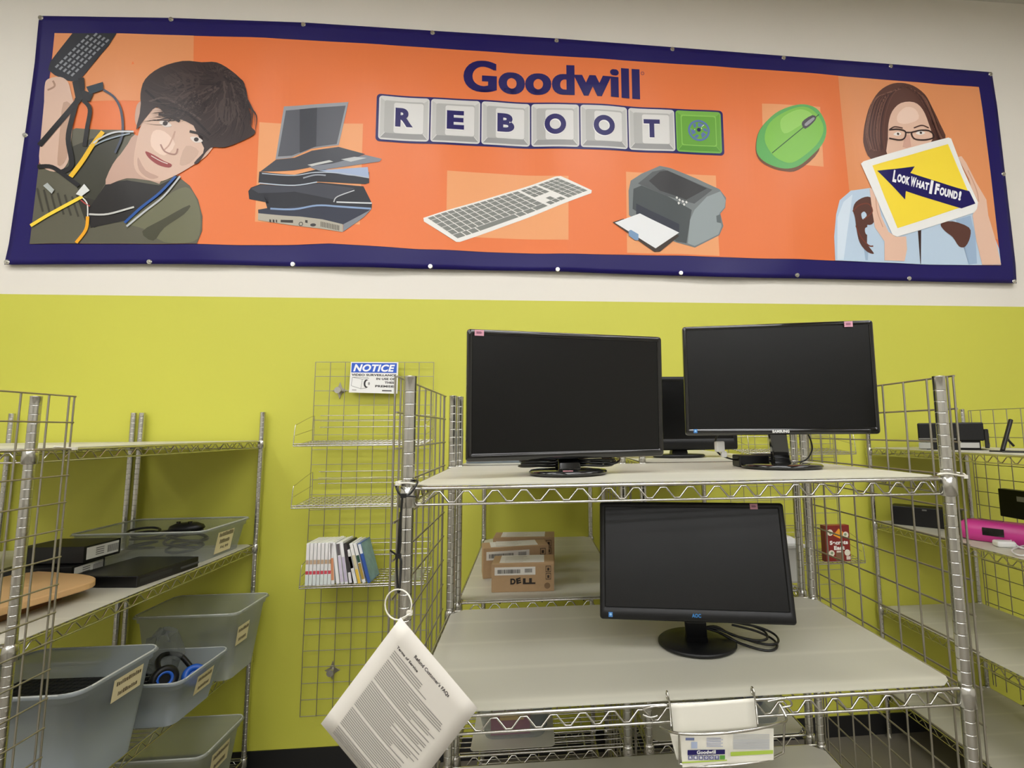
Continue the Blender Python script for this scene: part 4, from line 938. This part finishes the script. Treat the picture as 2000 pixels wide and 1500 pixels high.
# ================================================================ DISC CASES
def case_mesh(t, X, h, cols, d=.135, w=.0145):
    MB(X).box((0, 0, 0), (w, d, h)).build('case', cols[0], t, bevel=.0012)
    m = MB(X)
    for (z0, z1, c) in cols[1]: m.use(flat(c)); m.box((.001, -.0005, h*z0), (w-.001, 0, h*z1))
    m.build('spine_insert', None, t)
CASEW = mat('white_disc_case', (226, 226, 224), .3); CASEK = mat('black_disc_case', (34, 32, 34), .35); CASEB = mat('blue_disc_case', (52, 92, 160), .3)
ysh = 1.385; zsh = -.588
first = thing('disc_case', (-.786, ysh, zsh), 'white disc case with brown band and red dot, one of seven alike', 'disc case', 'identical white disc cases at the left end of the row')
case_mesh(first, frame((-.786, ysh, zsh), 0), .19, (CASEW, [(.62, .98, (232, 228, 226)), (.5, .6, (188, 160, 132)), (.35, .5, (224, 222, 220)), (.26, .34, (200, 70, 84)), (.02, .24, (214, 222, 218))]))
for i in range(1, 7): dup(first, (i*.0168, 0, 0))
defs = [('white disc case with orange lower spine, right of the seven alike', CASEW, .192, [(.1, .62, (206, 140, 100)), (.62, .98, (228, 226, 224))], -.668, 4),
        ('slim plain white disc case leaning right of the orange one', CASEW, .19, [(.02, .98, (232, 230, 228))], -.645, 8),
        ('lavender disc case with a dark grey top', CASEW, .188, [(.7, .98, (92, 86, 88)), (.05, .68, (206, 196, 214))], -.626, 8),
        ('white-topped disc case with lavender printed spine', CASEW, .192, [(.66, .98, (236, 234, 234)), (.05, .64, (190, 180, 200))], -.607, 9),
        ('black disc case in the leaning group', CASEK, .186, [(.3, .98, (58, 52, 54)), (.02, .28, (222, 218, 220))], -.587, 10),
        ('shorter white disc case with black lettering on its spine', CASEW, .158, [(.3, .9, (216, 214, 210)), (.45, .8, (96, 90, 88))], -.566, 14),
        ('disc case with a yellow lower spine', CASEW, .188, [(.7, .98, (230, 228, 224)), (.0, .35, (222, 186, 70)), (.35, .7, (206, 196, 160))], -.548, 14),
        ('green and gold disc case leaning beside the blue one', CASEW, .188, [(.72, .98, (228, 226, 222)), (.52, .7, (36, 74, 58)), (.1, .5, (168, 140, 56))], -.527, 15),
        ('blue disc case at the right end of the row', CASEB, .188, [(.74, .98, (222, 224, 226)), (.02, .72, (48, 84, 160))], -.504, 16)]
for lb, mt, h, cols, x, lean in defs:
    t = thing('disc_case', (x, ysh, zsh), lb, 'disc case'); X = Matrix.Translation((x, ysh, zsh+.001)) @ Matrix.Rotation(-math.radians(lean), 4, 'Y')
    case_mesh(t, X, h, (mt, cols))
    if lean == 16: MB(X).box((.0145, .004, .004), (.0152, .131, h-.004)).build('cover_art', mat('pale_blue_cover', (120, 160, 178), .25, noise=(25, .35)), t)
tag(MB().box((-.41, 1.4, -.585), (-.27, 1.54, -.571)).build('disc_case', TUBC, bevel=.001), 'clear disc case lying flat at the right of the shelf', 'disc case')

# ================================================================ NOTICE SIGN
sg = thing('notice_sign', (-.58, 1.585, .32), 'blue and white NOTICE video surveillance sign clipped to the wall grid', 'sign')
a = hit(685.5, 707, 1, 1.585); b = hit(778, 707.5, 1, 1.585); c = hit(681.5, 766.5, 1, 1.585); d_ = hit(776, 769, 1, 1.585)
def sp(u, v, e=0): p = (a*(1-u)+b*u)*(1-v)+(c*(1-u)+d_*u)*v; return Vector((p.x, 1.585-e, p.z))
def squad(m, u0, v0, u1, v1, e): m.add([sp(u0, v1, e), sp(u1, v1, e), sp(u1, v0, e), sp(u0, v0, e)], [(0, 1, 2, 3)])
m = MB(); m.add([sp(0, 0), sp(1, 0), sp(1, 1), sp(0, 1)]+[sp(0, 0)+Vector((0, .0015, 0)), sp(1, 0)+Vector((0, .0015, 0)), sp(1, 1)+Vector((0, .0015, 0)), sp(0, 1)+Vector((0, .0015, 0))], [(0, 3, 2, 1), (4, 5, 6, 7), (0, 1, 5, 4), (1, 2, 6, 5), (2, 3, 7, 6), (3, 0, 4, 7)]); m.build('sign_board', mat('white_sign_board', (238, 238, 234), .35), sg)
m = MB(); squad(m, .02, .03, .97, .345, .0005); hd = m.build('blue_header', flat((44, 92, 200)), sg)
def stext(m, s, u0, v0, u1, v1, e, bold=.03, shear=0):
    o_ = sp(u0, v1, e); put_text(m, s, o_, sp(u1, v1, e)-o_, sp(u0, v0, e)-o_, bold, shear)
m = MB(); stext(m, 'NOTICE', .06, .07, .93, .31, .001, .04, .22); m.build('header_text', flat((244, 246, 250)), hd)
m = MB(); BKT = flat((44, 40, 40))
stext(m, 'VIDEO SURVEILLANCE', .03, .385, .965, .455, .0005, .045); stext(m, 'IN USE ON', .55, .505, .965, .575, .0005, .045); stext(m, 'THESE', .73, .62, .965, .69, .0005, .045); stext(m, 'PREMISES', .535, .74, .965, .81, .0005, .045)
m.build('body_text', BKT, sg)
m = MB().use(flat((120, 118, 116)))
def sline(m, p, q, w_=.012, e=.0007):
    P1 = sp(*p, e); P2 = sp(*q, e); dd = (P2-P1); n_ = Vector((-dd.z, 0, dd.x)).normalized()*.0009; m.add([P1-n_, P2-n_, P2+n_, P1+n_], [(0, 1, 2, 3)])
for p, q in (((.05, .5), (.38, .5)), ((.05, .5), (.04, .78)), ((.04, .78), (.24, .87)), ((.24, .87), (.26, .56)), ((.05, .5), (.26, .56)), ((.26, .56), (.4, .53)), ((.24, .87), (.36, .84))): sline(m, p, q)
m.use(BKT); cc = sp(.35, .7, .0008)
m.add([cc+Vector((.014*math.cos(i*.3), 0, .022*math.sin(i*.3))) for i in range(21)], [tuple(range(21))[::-1]])
m.use(flat((238, 238, 234))); m.add([cc+Vector((.006+.011*math.cos(i*.3), -.0002, .017*math.sin(i*.3))) for i in range(21)], [tuple(range(21))[::-1]])
m.use(flat((150, 146, 144))); m.add([cc+Vector((.013+.005*math.cos(i*.3), -.0004, .008*math.sin(i*.3))) for i in range(21)], [tuple(range(21))[::-1]])
m.use(flat((80, 78, 76))); squad(m, .68, .895, .88, .935, .0006); m.use(flat((170, 166, 164))); squad(m, .06, .9, .15, .93, .0006)
m.build('camera_drawing', None, sg)

# ================================================================ ZIP TIES and hanging page
ZB = mat('black_zip_tie', (18, 18, 18), .4); ZW = mat('white_zip_tie', (226, 222, 208), .4)
def tie(label, pts, r, m, closed=False, head=None, tail=None):
    mb = MB().tube(pts, r, 6, closed)
    if head: h = Vector(head); mb.box(h-Vector((.005, .004, .004)), h+Vector((.005, .004, .004)))
    if tail: mb.tube(tail, r*.8, 5)
    return tag(mb.build('zip_tie', m), label, 'zip tie')
def P3(u, v, y): return hit(u, v, 1, y)
tie('black zip tie around the front left post just under the top shelf', [P3(774, 952, -.03), P3(784, 968, -.035), P3(800, 965, -.035), P3(815, 943, -.025), P3(810, 938, .02), P3(778, 945, .03)], .0022, ZB, True, P3(788, 968, -.035), [P3(788, 968, -.035), P3(812, 970, -.045)])
tie('long black zip tie strap hanging down the front left post', [P3(786, 968, -.036), P3(783, 1010, -.037), P3(782, 1060, -.037), P3(779, 1085, -.038), P3(776, 1085, -.038), P3(779, 1050, -.034), P3(782, 1000, -.034)], .0022, ZB, False, P3(778, 1086, -.04), [P3(778, 1086, -.04), P3(762, 1075, -.05)])
tie('lower black zip tie loop holding the white ring of the page', [P3(776, 1090, -.038), P3(775, 1110, -.04), P3(777, 1150, -.045), P3(780, 1153, -.05), P3(783, 1110, -.042), P3(783, 1092, -.04)], .0022, ZB, True)
tie('white zip tie on the front right post at the top shelf', [P3(1832, 927, -.016), P3(1850, 925, -.02), P3(1883, 930, .0), P3(1880, 925, .03), P3(1850, 922, .03)], .0022, ZW, True, P3(1884, 931, 0))
tie('white zip tie on the left rack post at the grid panel', [hit(106, 872, 0, -1.135), hit(128, 874, 0, -1.1), hit(146, 876, 0, -1.07)], .0024, ZW, False, hit(146, 876, 0, -1.07))
tie('white zip tie beside the front left post at the top shelf', [P3(776, 944, -.03), P3(795, 943, -.025), P3(812, 945, -.02), P3(815, 940, .02), P3(782, 940, .03)], .002, ZW, True, P3(778, 944, -.03))
yt = -.06
tie('white zip tie loop the laminated page hangs from', [hit(778+26*math.cos(q), 1181-30*math.sin(q), 1, -.05-.012*math.cos(q)) for q in [6.283*i/20 for i in range(20)]], .0016, ZW, True, hit(800, 1197, 1, -.06), [hit(779, 1210, 1, -.064), hit(795, 1202, 1, -.064), hit(806, 1195, 1, -.062)])
pg = thing('laminated_page', hit(782, 1205, 1, -.065), 'laminated white text page hanging by one corner from the rack', 'paper')
c0 = hit(782, 1206, 1, -.068); cRt = hit(933, 1384, 1, -.07)
YPG = -.02; eW = cRt-c0; ld = hit(627, 1413, 1, YPG)-c0
eH = ld; 
ld_px = ld.length; 
nrmP = eW.cross(eH).normalized()
if nrmP.y > 0: nrmP = -nrmP
def pp(u, v, e=0):
    bend = .006*math.sin(math.pi*u)*math.sin(math.pi*min(1, v)); return c0+eW*u+eH*v+nrmP*(e+bend)
m = MB(); n = 8; vs = [pp(i/n, j/n) for j in range(n+1) for i in range(n+1)]; fs = [(j*(n+1)+i, j*(n+1)+i+1, (j+1)*(n+1)+i+1, (j+1)*(n+1)+i) for j in range(n) for i in range(n)]
o = m.add(vs, fs, True).build('laminate_sheet', mat('laminated_page', (224, 219, 209), .28), pg); sd = o.modifiers.new('thick', 'SOLIDIFY'); sd.thickness = .0012; sd.offset = 0
INK = flat((150, 146, 140), .5); INKD = flat((70, 66, 66), .5)
m = MB()
def pline(m, u0, u1, v, h=.006): 
    k = 4
    for i in range(k):
        a_, b_ = u0+(u1-u0)*i/k, u0+(u1-u0)*(i+1)/k; m.add([pp(a_, v+h, .0013), pp(b_, v+h, .0013), pp(b_, v, .0013), pp(a_, v, .0013)], [(0, 1, 2, 3)])
rnd = random.Random(5); v = .19
while v < .97:
    if rnd.random() > .1: pline(m, .13, rnd.choice((.8, .84, .78, .86, .6, .5)), v, .0065)
    v += .0165
m.build('body_text', INK, pg)
def ptext(m, s, u0, v0, u1, v1, bold=.03):
    o_ = pp(u0, v1, .0014); put_text(m, s, o_, pp(u1, v1, .0014)-o_, pp(u0, v0, .0014)-o_, bold)
m = MB(); ptext(m, "Refund Customer's FAQs", .30, .085, .74, .115, .03); m.build('title_text', INKD, pg)
m = MB(); ptext(m, 'Terms of Service', .13, .145, .4, .165); m.build('subtitle_text', INKD, pg)

# ================================================================ BROCHURE HOLDER
bh = thing('brochure_holder', hit(1400, 1400, 1, -.04), 'chrome wire brochure holder hooked on the middle shelf edge', 'brochure holder')
def H(u, v, y=-.05): return hit(u, v, 1, y)
m = MB()
m.tube([H(1290, 1420, -.02), H(1312, 1430, -.06), H(1350, 1434, -.085), H(1410, 1432, -.1), H(1470, 1425, -.09), H(1515, 1414, -.07), H(1536, 1405, -.03), H(1522, 1375, -.01)], .0028, 8)
m.tube([H(1303, 1356, -.006), H(1308, 1375, -.01), H(1311, 1420, -.03), H(1312, 1430, -.06)], .0022, 6); m.tube([H(1470, 1348, -.006), H(1476, 1375, -.01), H(1480, 1415, -.03)], .0022, 6)
m.tube([H(1326, 1433, -.075), H(1327, 1492, -.05)], .002, 6); m.tube([H(1532, 1410, -.04), H(1530, 1470, -.03)], .002, 6)
m.tube([H(1327, 1492, -.05), H(1358, 1497, -.06), H(1420, 1495, -.07), H(1490, 1487, -.06), H(1530, 1470, -.03)], .0024, 6)
m.tube([H(1256, 1386, -.006), H(1275, 1380, -.014), H(1302, 1378, -.016)], .0022, 6); m.tube([H(1256, 1396, -.006), H(1270, 1401, -.012), H(1284, 1398, -.014)], .0022, 6)
m.tube([H(1500, 1370, -.006), H(1530, 1364, -.014), H(1543, 1368, -.012), H(1545, 1378, -.008), H(1525, 1382, -.004)], .0022, 6)
m.build('wire_frame', CHROME, bh)
for u, v in ((1303, 1358), (1470, 1350)): torus_m = MB(); torus(torus_m, H(u, v, -.001), (1, 0, 0), .007, .002, 14); torus_m.build('hook', CHROME, bh)
def sheet(name, label, q, m_, y, curl=0, cat='paper', parent=None, n=8):
    mb = MB(); vs = []
    for j in range(n+1):
        for i in range(n+1):
            u, v = i/n, j/n; P_ = [a_*(1-u)*(1-v)+b_*u*(1-v)+c_*u*v+d__*(1-u)*v for a_, b_, c_, d__ in zip(*q)]
            p = hit(P_[0], P_[1], 1, y-curl*math.sin(math.pi*u)); vs.append(p)
    fs = [(j*(n+1)+i, (j+1)*(n+1)+i, (j+1)*(n+1)+i+1, j*(n+1)+i+1) for j in range(n) for i in range(n)]
    o = mb.add(vs, fs, True).build(name, m_); s = o.modifiers.new('thick', 'SOLIDIFY'); s.thickness = .0012; return tag(o, label, cat)
sheet('blank_sheet', 'blank white sheet standing highest in the brochure holder', ((1310, 1377), (1473, 1364), (1479, 1425), (1316, 1436)), mat('white_card', (226, 223, 210), .5), -.045, .012)
sheet('brochure', 'white brochure turned slightly left in the holder', ((1308, 1432), (1335, 1430), (1340, 1484), (1322, 1484)), mat('white_card', (226, 223, 210), .5), -.052)
br = thing('brochure', H(1400, 1470, -.07), 'white leaflet with the small navy and green shop logo in the holder', 'brochure')
def bq(m, u0, v0, u1, v1, y): m.add([hit(u0, v1, 1, y), hit(u1, v1, 1, y), hit(u1, v0, 1, y), hit(u0, v0, 1, y)], [(0, 1, 2, 3)])
o = MB().add([H(1328, 1434, -.066), H(1421, 1430, -.066), H(1422, 1490, -.066), H(1333, 1499, -.066)], [(0, 3, 2, 1)]).build('leaflet', MATS['white_card'], br); s = o.modifiers.new('thick', 'SOLIDIFY'); s.thickness = .001; s.offset = -1
m = MB().use(flat(NAVY)); m.add([H(1343, 1475, -.0672), H(1416, 1473, -.0672), H(1416, 1464, -.0672), H(1343, 1465, -.0672)], [(0, 1, 2, 3)])
m.use(flat((110, 112, 150)))
for i in range(6): x = 1344+i*10.3; m.add([H(x, 1484, -.0672), H(x+9, 1484, -.0672), H(x+9, 1475.5, -.0672), H(x, 1476, -.0672)], [(0, 1, 2, 3)])
m.use(flat((90, 150, 60))); m.add([H(1406, 1483, -.0672), H(1416, 1483, -.0672), H(1416, 1475, -.0672), H(1406, 1475, -.0672)], [(0, 1, 2, 3)])
m.use(flat((236, 236, 236))); o_ = H(1361, 1473, -.0676); put_text(m, 'Goodwill', o_, H(1398, 1472, -.0676)-o_, H(1361, 1466, -.0676)-o_, .04)
for i, ch_ in enumerate('REBOOT'): x = 1346.5+i*10.3; o_ = H(x, 1482, -.0676); put_text(m, ch_, o_, H(x+4.5, 1482, -.0676)-o_, H(x, 1477.5, -.0676)-o_, .04)
m.use(flat((176, 180, 200)))
for i in range(6): bq(m, 1380, 1441+i*3.2, 1408+(i % 2)*4, 1442.6+i*3.2, -.0672)
m.use(flat((110, 120, 160))); bq(m, 1339, 1441, 1356, 1446, -.0672); m.use(flat((170, 182, 206))); bq(m, 1350, 1449, 1362, 1462, -.0672)
m.use(flat((176, 200, 84))); m.add([H(1332, 1491, -.0672), H(1420, 1486, -.0672), H(1420, 1483.5, -.0672), H(1332, 1488, -.0672)], [(0, 1, 2, 3)])
m.build('printed_logo', None, br)
br2 = thing('brochure', H(1470, 1460, -.07), 'white leaflet with a lime green stripe at right in the holder', 'brochure')
o = MB().add([H(1421, 1430, -.062), H(1511, 1423, -.062), H(1511, 1484, -.062), H(1421, 1492, -.062)], [(0, 3, 2, 1)]).build('leaflet', MATS['white_card'], br2); s = o.modifiers.new('thick', 'SOLIDIFY'); s.thickness = .001; s.offset = -1
m = MB().use(flat((172, 198, 76))); m.add([H(1427, 1477, -.0632), H(1510, 1472, -.0632), H(1510, 1465, -.0632), H(1427, 1469, -.0632)], [(0, 1, 2, 3)])
m.use(flat((190, 192, 192)))
for i in range(10): bq(m, 1432, 1434+i*3.1-(i > 3), 1503, 1435.6+i*3.1, -.0632)
m.build('printed_stripe', None, br2)

# ================================================================ WHITE BIN (on rear right rack)
wbn = thing('waste_bin', (1.13, .74, -.435), 'small white plastic bin with lid beside the right post', 'bin')
X = frame((1.156, .735, -.435), 0)
def taper(m, w0, d0, w1, d1, z0, z1): m.add([(-w0, -d0, z0), (w0, -d0, z0), (w0, d0, z0), (-w0, d0, z0), (-w1, -d1, z1), (w1, -d1, z1), (w1, d1, z1), (-w1, d1, z1)], [(0, 3, 2, 1), (4, 5, 6, 7), (0, 1, 5, 4), (1, 2, 6, 5), (2, 3, 7, 6), (3, 0, 4, 7)])
m = MB(X); taper(m, .05, .055, .058, .065, 0, .125); m.build('body', WHITEP, wbn, bevel=.008)
m = MB(X); taper(m, .068, .075, .068, .075, .125, .14); taper(m, .066, .073, .03, .045, .14, .162); m.build('lid', WHITEP, wbn, bevel=.004)

# ================================================================ RED BOX on wall shelf
rb = thing('game_box', (1.81, 1.4, -.56), 'red printed box with white lettering on the right wall shelf', 'box')
X = frame((1.742, 1.384, -.559), math.radians(4)) @ Matrix.Diagonal((.96, 1, .93, 1))
MB(X).box((0, 0, 0), (.142, .035, .192)).build('box', mat('red_print_card', (124, 30, 26), .35), rb, bevel=.002)
m = MB(X).use(flat((104, 40, 36))); m.box((-.0008, 0, 0), (0, .035, .192))
m.use(flat((228, 150, 40))); m.prism([(.045, .14), (.08, .175), (.11, .15), (.085, .12)], -.0006, 0, 'xz')
m.use(flat((222, 214, 196)))
for x, z in ((.028, .155), (.118, .14), (.03, .045), (.122, .045)): m.prism(disc((x, z), .017, 14), -.0009, 0, 'xz')
m.use(flat((132, 150, 116)))
for x, z in ((.03, .152), (.116, .142), (.032, .047)): m.prism(disc((x, z), .008, 8), -.0012, -.0009, 'xz')
m.use(flat((120, 84, 62))); m.box((.055, -.0007, .005), (.1, 0, .055)); m.use(flat((214, 200, 186))); m.box((.115, -.001, .008), (.138, 0, .026)); m.box((.06, -.0011, .048), (.09, 0, .058))
m.use(flat((240, 236, 230))); put_text(m, 'Secrets', (.022, -.0014, .09), (.106, 0, 0), (0, 0, .022), .05); put_text(m, 'East', (.045, -.0014, .062), (.062, 0, 0), (0, 0, .022), .05)
m.build('cover_print', None, rb)

# ================================================================ RIGHT RACK ITEMS
def at(u, v, z): return hit(u, v, 2, z)
pr = thing('inkjet_printer', (2.35, 1.2, .0023), 'black inkjet printer with a grey strip on the right rack top shelf', 'printer')
X = frame((2.19, 1.27, .0023), math.radians(-43))
MB(X).box((0, 0, .045), (.255, .30, .132)).build('body', BLACKM, pr, bevel=.006)
MB(X).box((.03, .01, 0), (.24, .29, .045)).build('paper_bay', BLACKM, pr, bevel=.003)
MB(X).box((.003, -.004, .05), (.15, 0, .057)).build('trim_line', mat('silver_trim', (150, 150, 146), .3, .7), pr)
MB(X).box((0, .0, .004), (.05, .2, .036)).build('front_panel', mat('light_grey_plastic', (160, 160, 152), .5), pr, bevel=.003)
MB(X).box((.155, -.002, .012), (.235, .011, .036)).build('paper_label', mat('grey_label', (178, 178, 174), .6), pr)
MB(X).box((.255, .02, .01), (.272, .24, .1)).build('side_cover', BLACKG, pr, bevel=.003)
m = MB(X); m.cyl((.272, .08, .07), (.275, .08, .07), .01, 12).cyl((.272, .06, .025), (.275, .06, .025), .007, 12); m.build('button', mat('silver_trim', (150, 150, 146)), pr)
st = thing('tablet_stand', (2.3, .8, .0023), 'black tablet easel stand at the right frame edge', 'stand')
b0 = at(1958, 882, .006); b1 = at(2040, 884, .006)
t0 = hit(1974, 821, 1, b0.y+.06)
m = MB(); ax_ = (t0-b0); m.tube([b0+Vector((0, 0, .004)), b0+ax_*.5+Vector((0, 0, .002)), t0], .009, 8); m.build('upright', BLACKM, st)
m = MB(); m.tube([b0, b0*.5+b1*.5, b1], .0055, 8); m.tube([b0+Vector((0, .06, 0)), b1+Vector((0, .06, 0))], .004, 8); m.build('foot', BLACKG, st)
m = MB(); m.tube([b0+ax_*.55, b0+ax_*.45+Vector((.05, .05, 0)), b0+Vector((.14, .08, .02))], .005, 8); m.build('rear_strut', BLACKM, st)
db = thing('speaker_bar', (2.3, 1.35, -.4025), 'flat black box on the second shelf of the right rack, left of the radio', 'electronics')
X = frame((2.19, 1.5, -.4025), math.radians(-47))
MB(X).box((0, 0, 0), (.30, .1, .098)).build('case', BLACKM, db, bevel=.003)
MB(X).box((.14, -.0008, .083), (.16, 0, .09)).build('badge', mat('silver_trim', (150, 150, 146)), db)
bc = thing('webcam', (2.3, 1.18, -.4025), 'small black gadget in front of the flat black box', 'gadget')
X = frame((2.27, 1.22, -.4025), math.radians(-45)); MB(X).box((0, 0, 0), (.07, .045, .018)).build('foot', BLACKM, bc, bevel=.004)
MB(X).cyl((.035, .02, .018), (.035, .02, .052), .018, 16).build('head', BLACKG, bc)
PINK = mat('magenta_plastic', (206, 60, 146), .32)
ra = thing('clock_radio', (2.4, .95, -.4025), 'pink clock radio with a dark display on the right rack', 'radio')
X = frame((2.238, 1.13, -.4025), math.radians(-55)) @ Matrix.Diagonal((1, 1, .86, 1))
m = MB(X); L_ = .34; prof = [(0, .004), (.012, 0), (.1, 0), (.12, .01), (.125, .05), (.115, .09), (.09, .102), (.03, .102), (.008, .09), (0, .05)]
n0 = len(prof); secs = []; 
for x, s_ in ((0, .72), (.012, .9), (.04, 1), (L_-.04, 1), (L_-.012, .9), (L_, .72)): secs += [(x, .0625+(p[0]-.0625)*s_, .051+(p[1]-.051)*s_ if s_ < 1 else p[1]) for p in prof]
fs = [tuple(range(n0))]+[(k*n0+i, k*n0+(i+1) % n0, (k+1)*n0+(i+1) % n0, (k+1)*n0+i) for k in range(5) for i in range(n0)]+[tuple(range(5*n0, 6*n0))[::-1]]
m.add(secs, fs, True); m.build('body', PINK, ra)
MB(X).box((.085, -.0015, .035), (.16, .004, .074)).build('display', BLACKG, ra)
MB(X).box((.07, .05, .1), (.15, .075, .106)).build('button_bar', mat('dark_magenta', (140, 40, 100), .4), ra, bevel=.002)
# wall-hung black item on the far grid
hk = thing('hanging_gadget_pack', (2.77, 1.2, -.3), 'black pack hanging on the grid above the pink radio', 'pack')
MB().box((2.745, 1.1, -.36), (2.785, 1.42, -.215)).build('pack', BLACKM, hk, bevel=.004)
MB().box((2.744, 1.24, -.27), (2.745, 1.32, -.245)).build('print', mat('grey_label', (178, 178, 174)), hk)
cgh = thing('phone_charger', (2.3, .8, -.4025), 'white charger block with looped white cable in front of the pink radio', 'charger')
q = at(1955, 1066, -.398); X = frame((q.x, q.y, -.4025), math.radians(-20))
MB(X).box((-.02, -.02, 0), (.05, .03, .026)).build('block', WHITEP, cgh, bevel=.008)
def A_(u, v, z=-.395): return at(u, v, z)
MB().tube([A_(1966, 1060, -.385), A_(1985, 1052, -.38), A_(2010, 1055), A_(2020, 1068), A_(1995, 1070), A_(1980, 1058, -.385), A_(1990, 1050, -.385), A_(2020, 1048), A_(2035, 1075), A_(1995, 1085), A_(1976, 1076), A_(1990, 1068), A_(2030, 1060)], .0032, 6).build('cable', WHITEP, cgh)
MB().tube([A_(1984, 1056, -.385), A_(1966, 1044, -.37), A_(1962, 1033, -.35), A_(1975, 1027, -.345), A_(2000, 1030, -.35), A_(2030, 1040, -.38)], .0032, 6).build('cable', WHITEP, cgh)
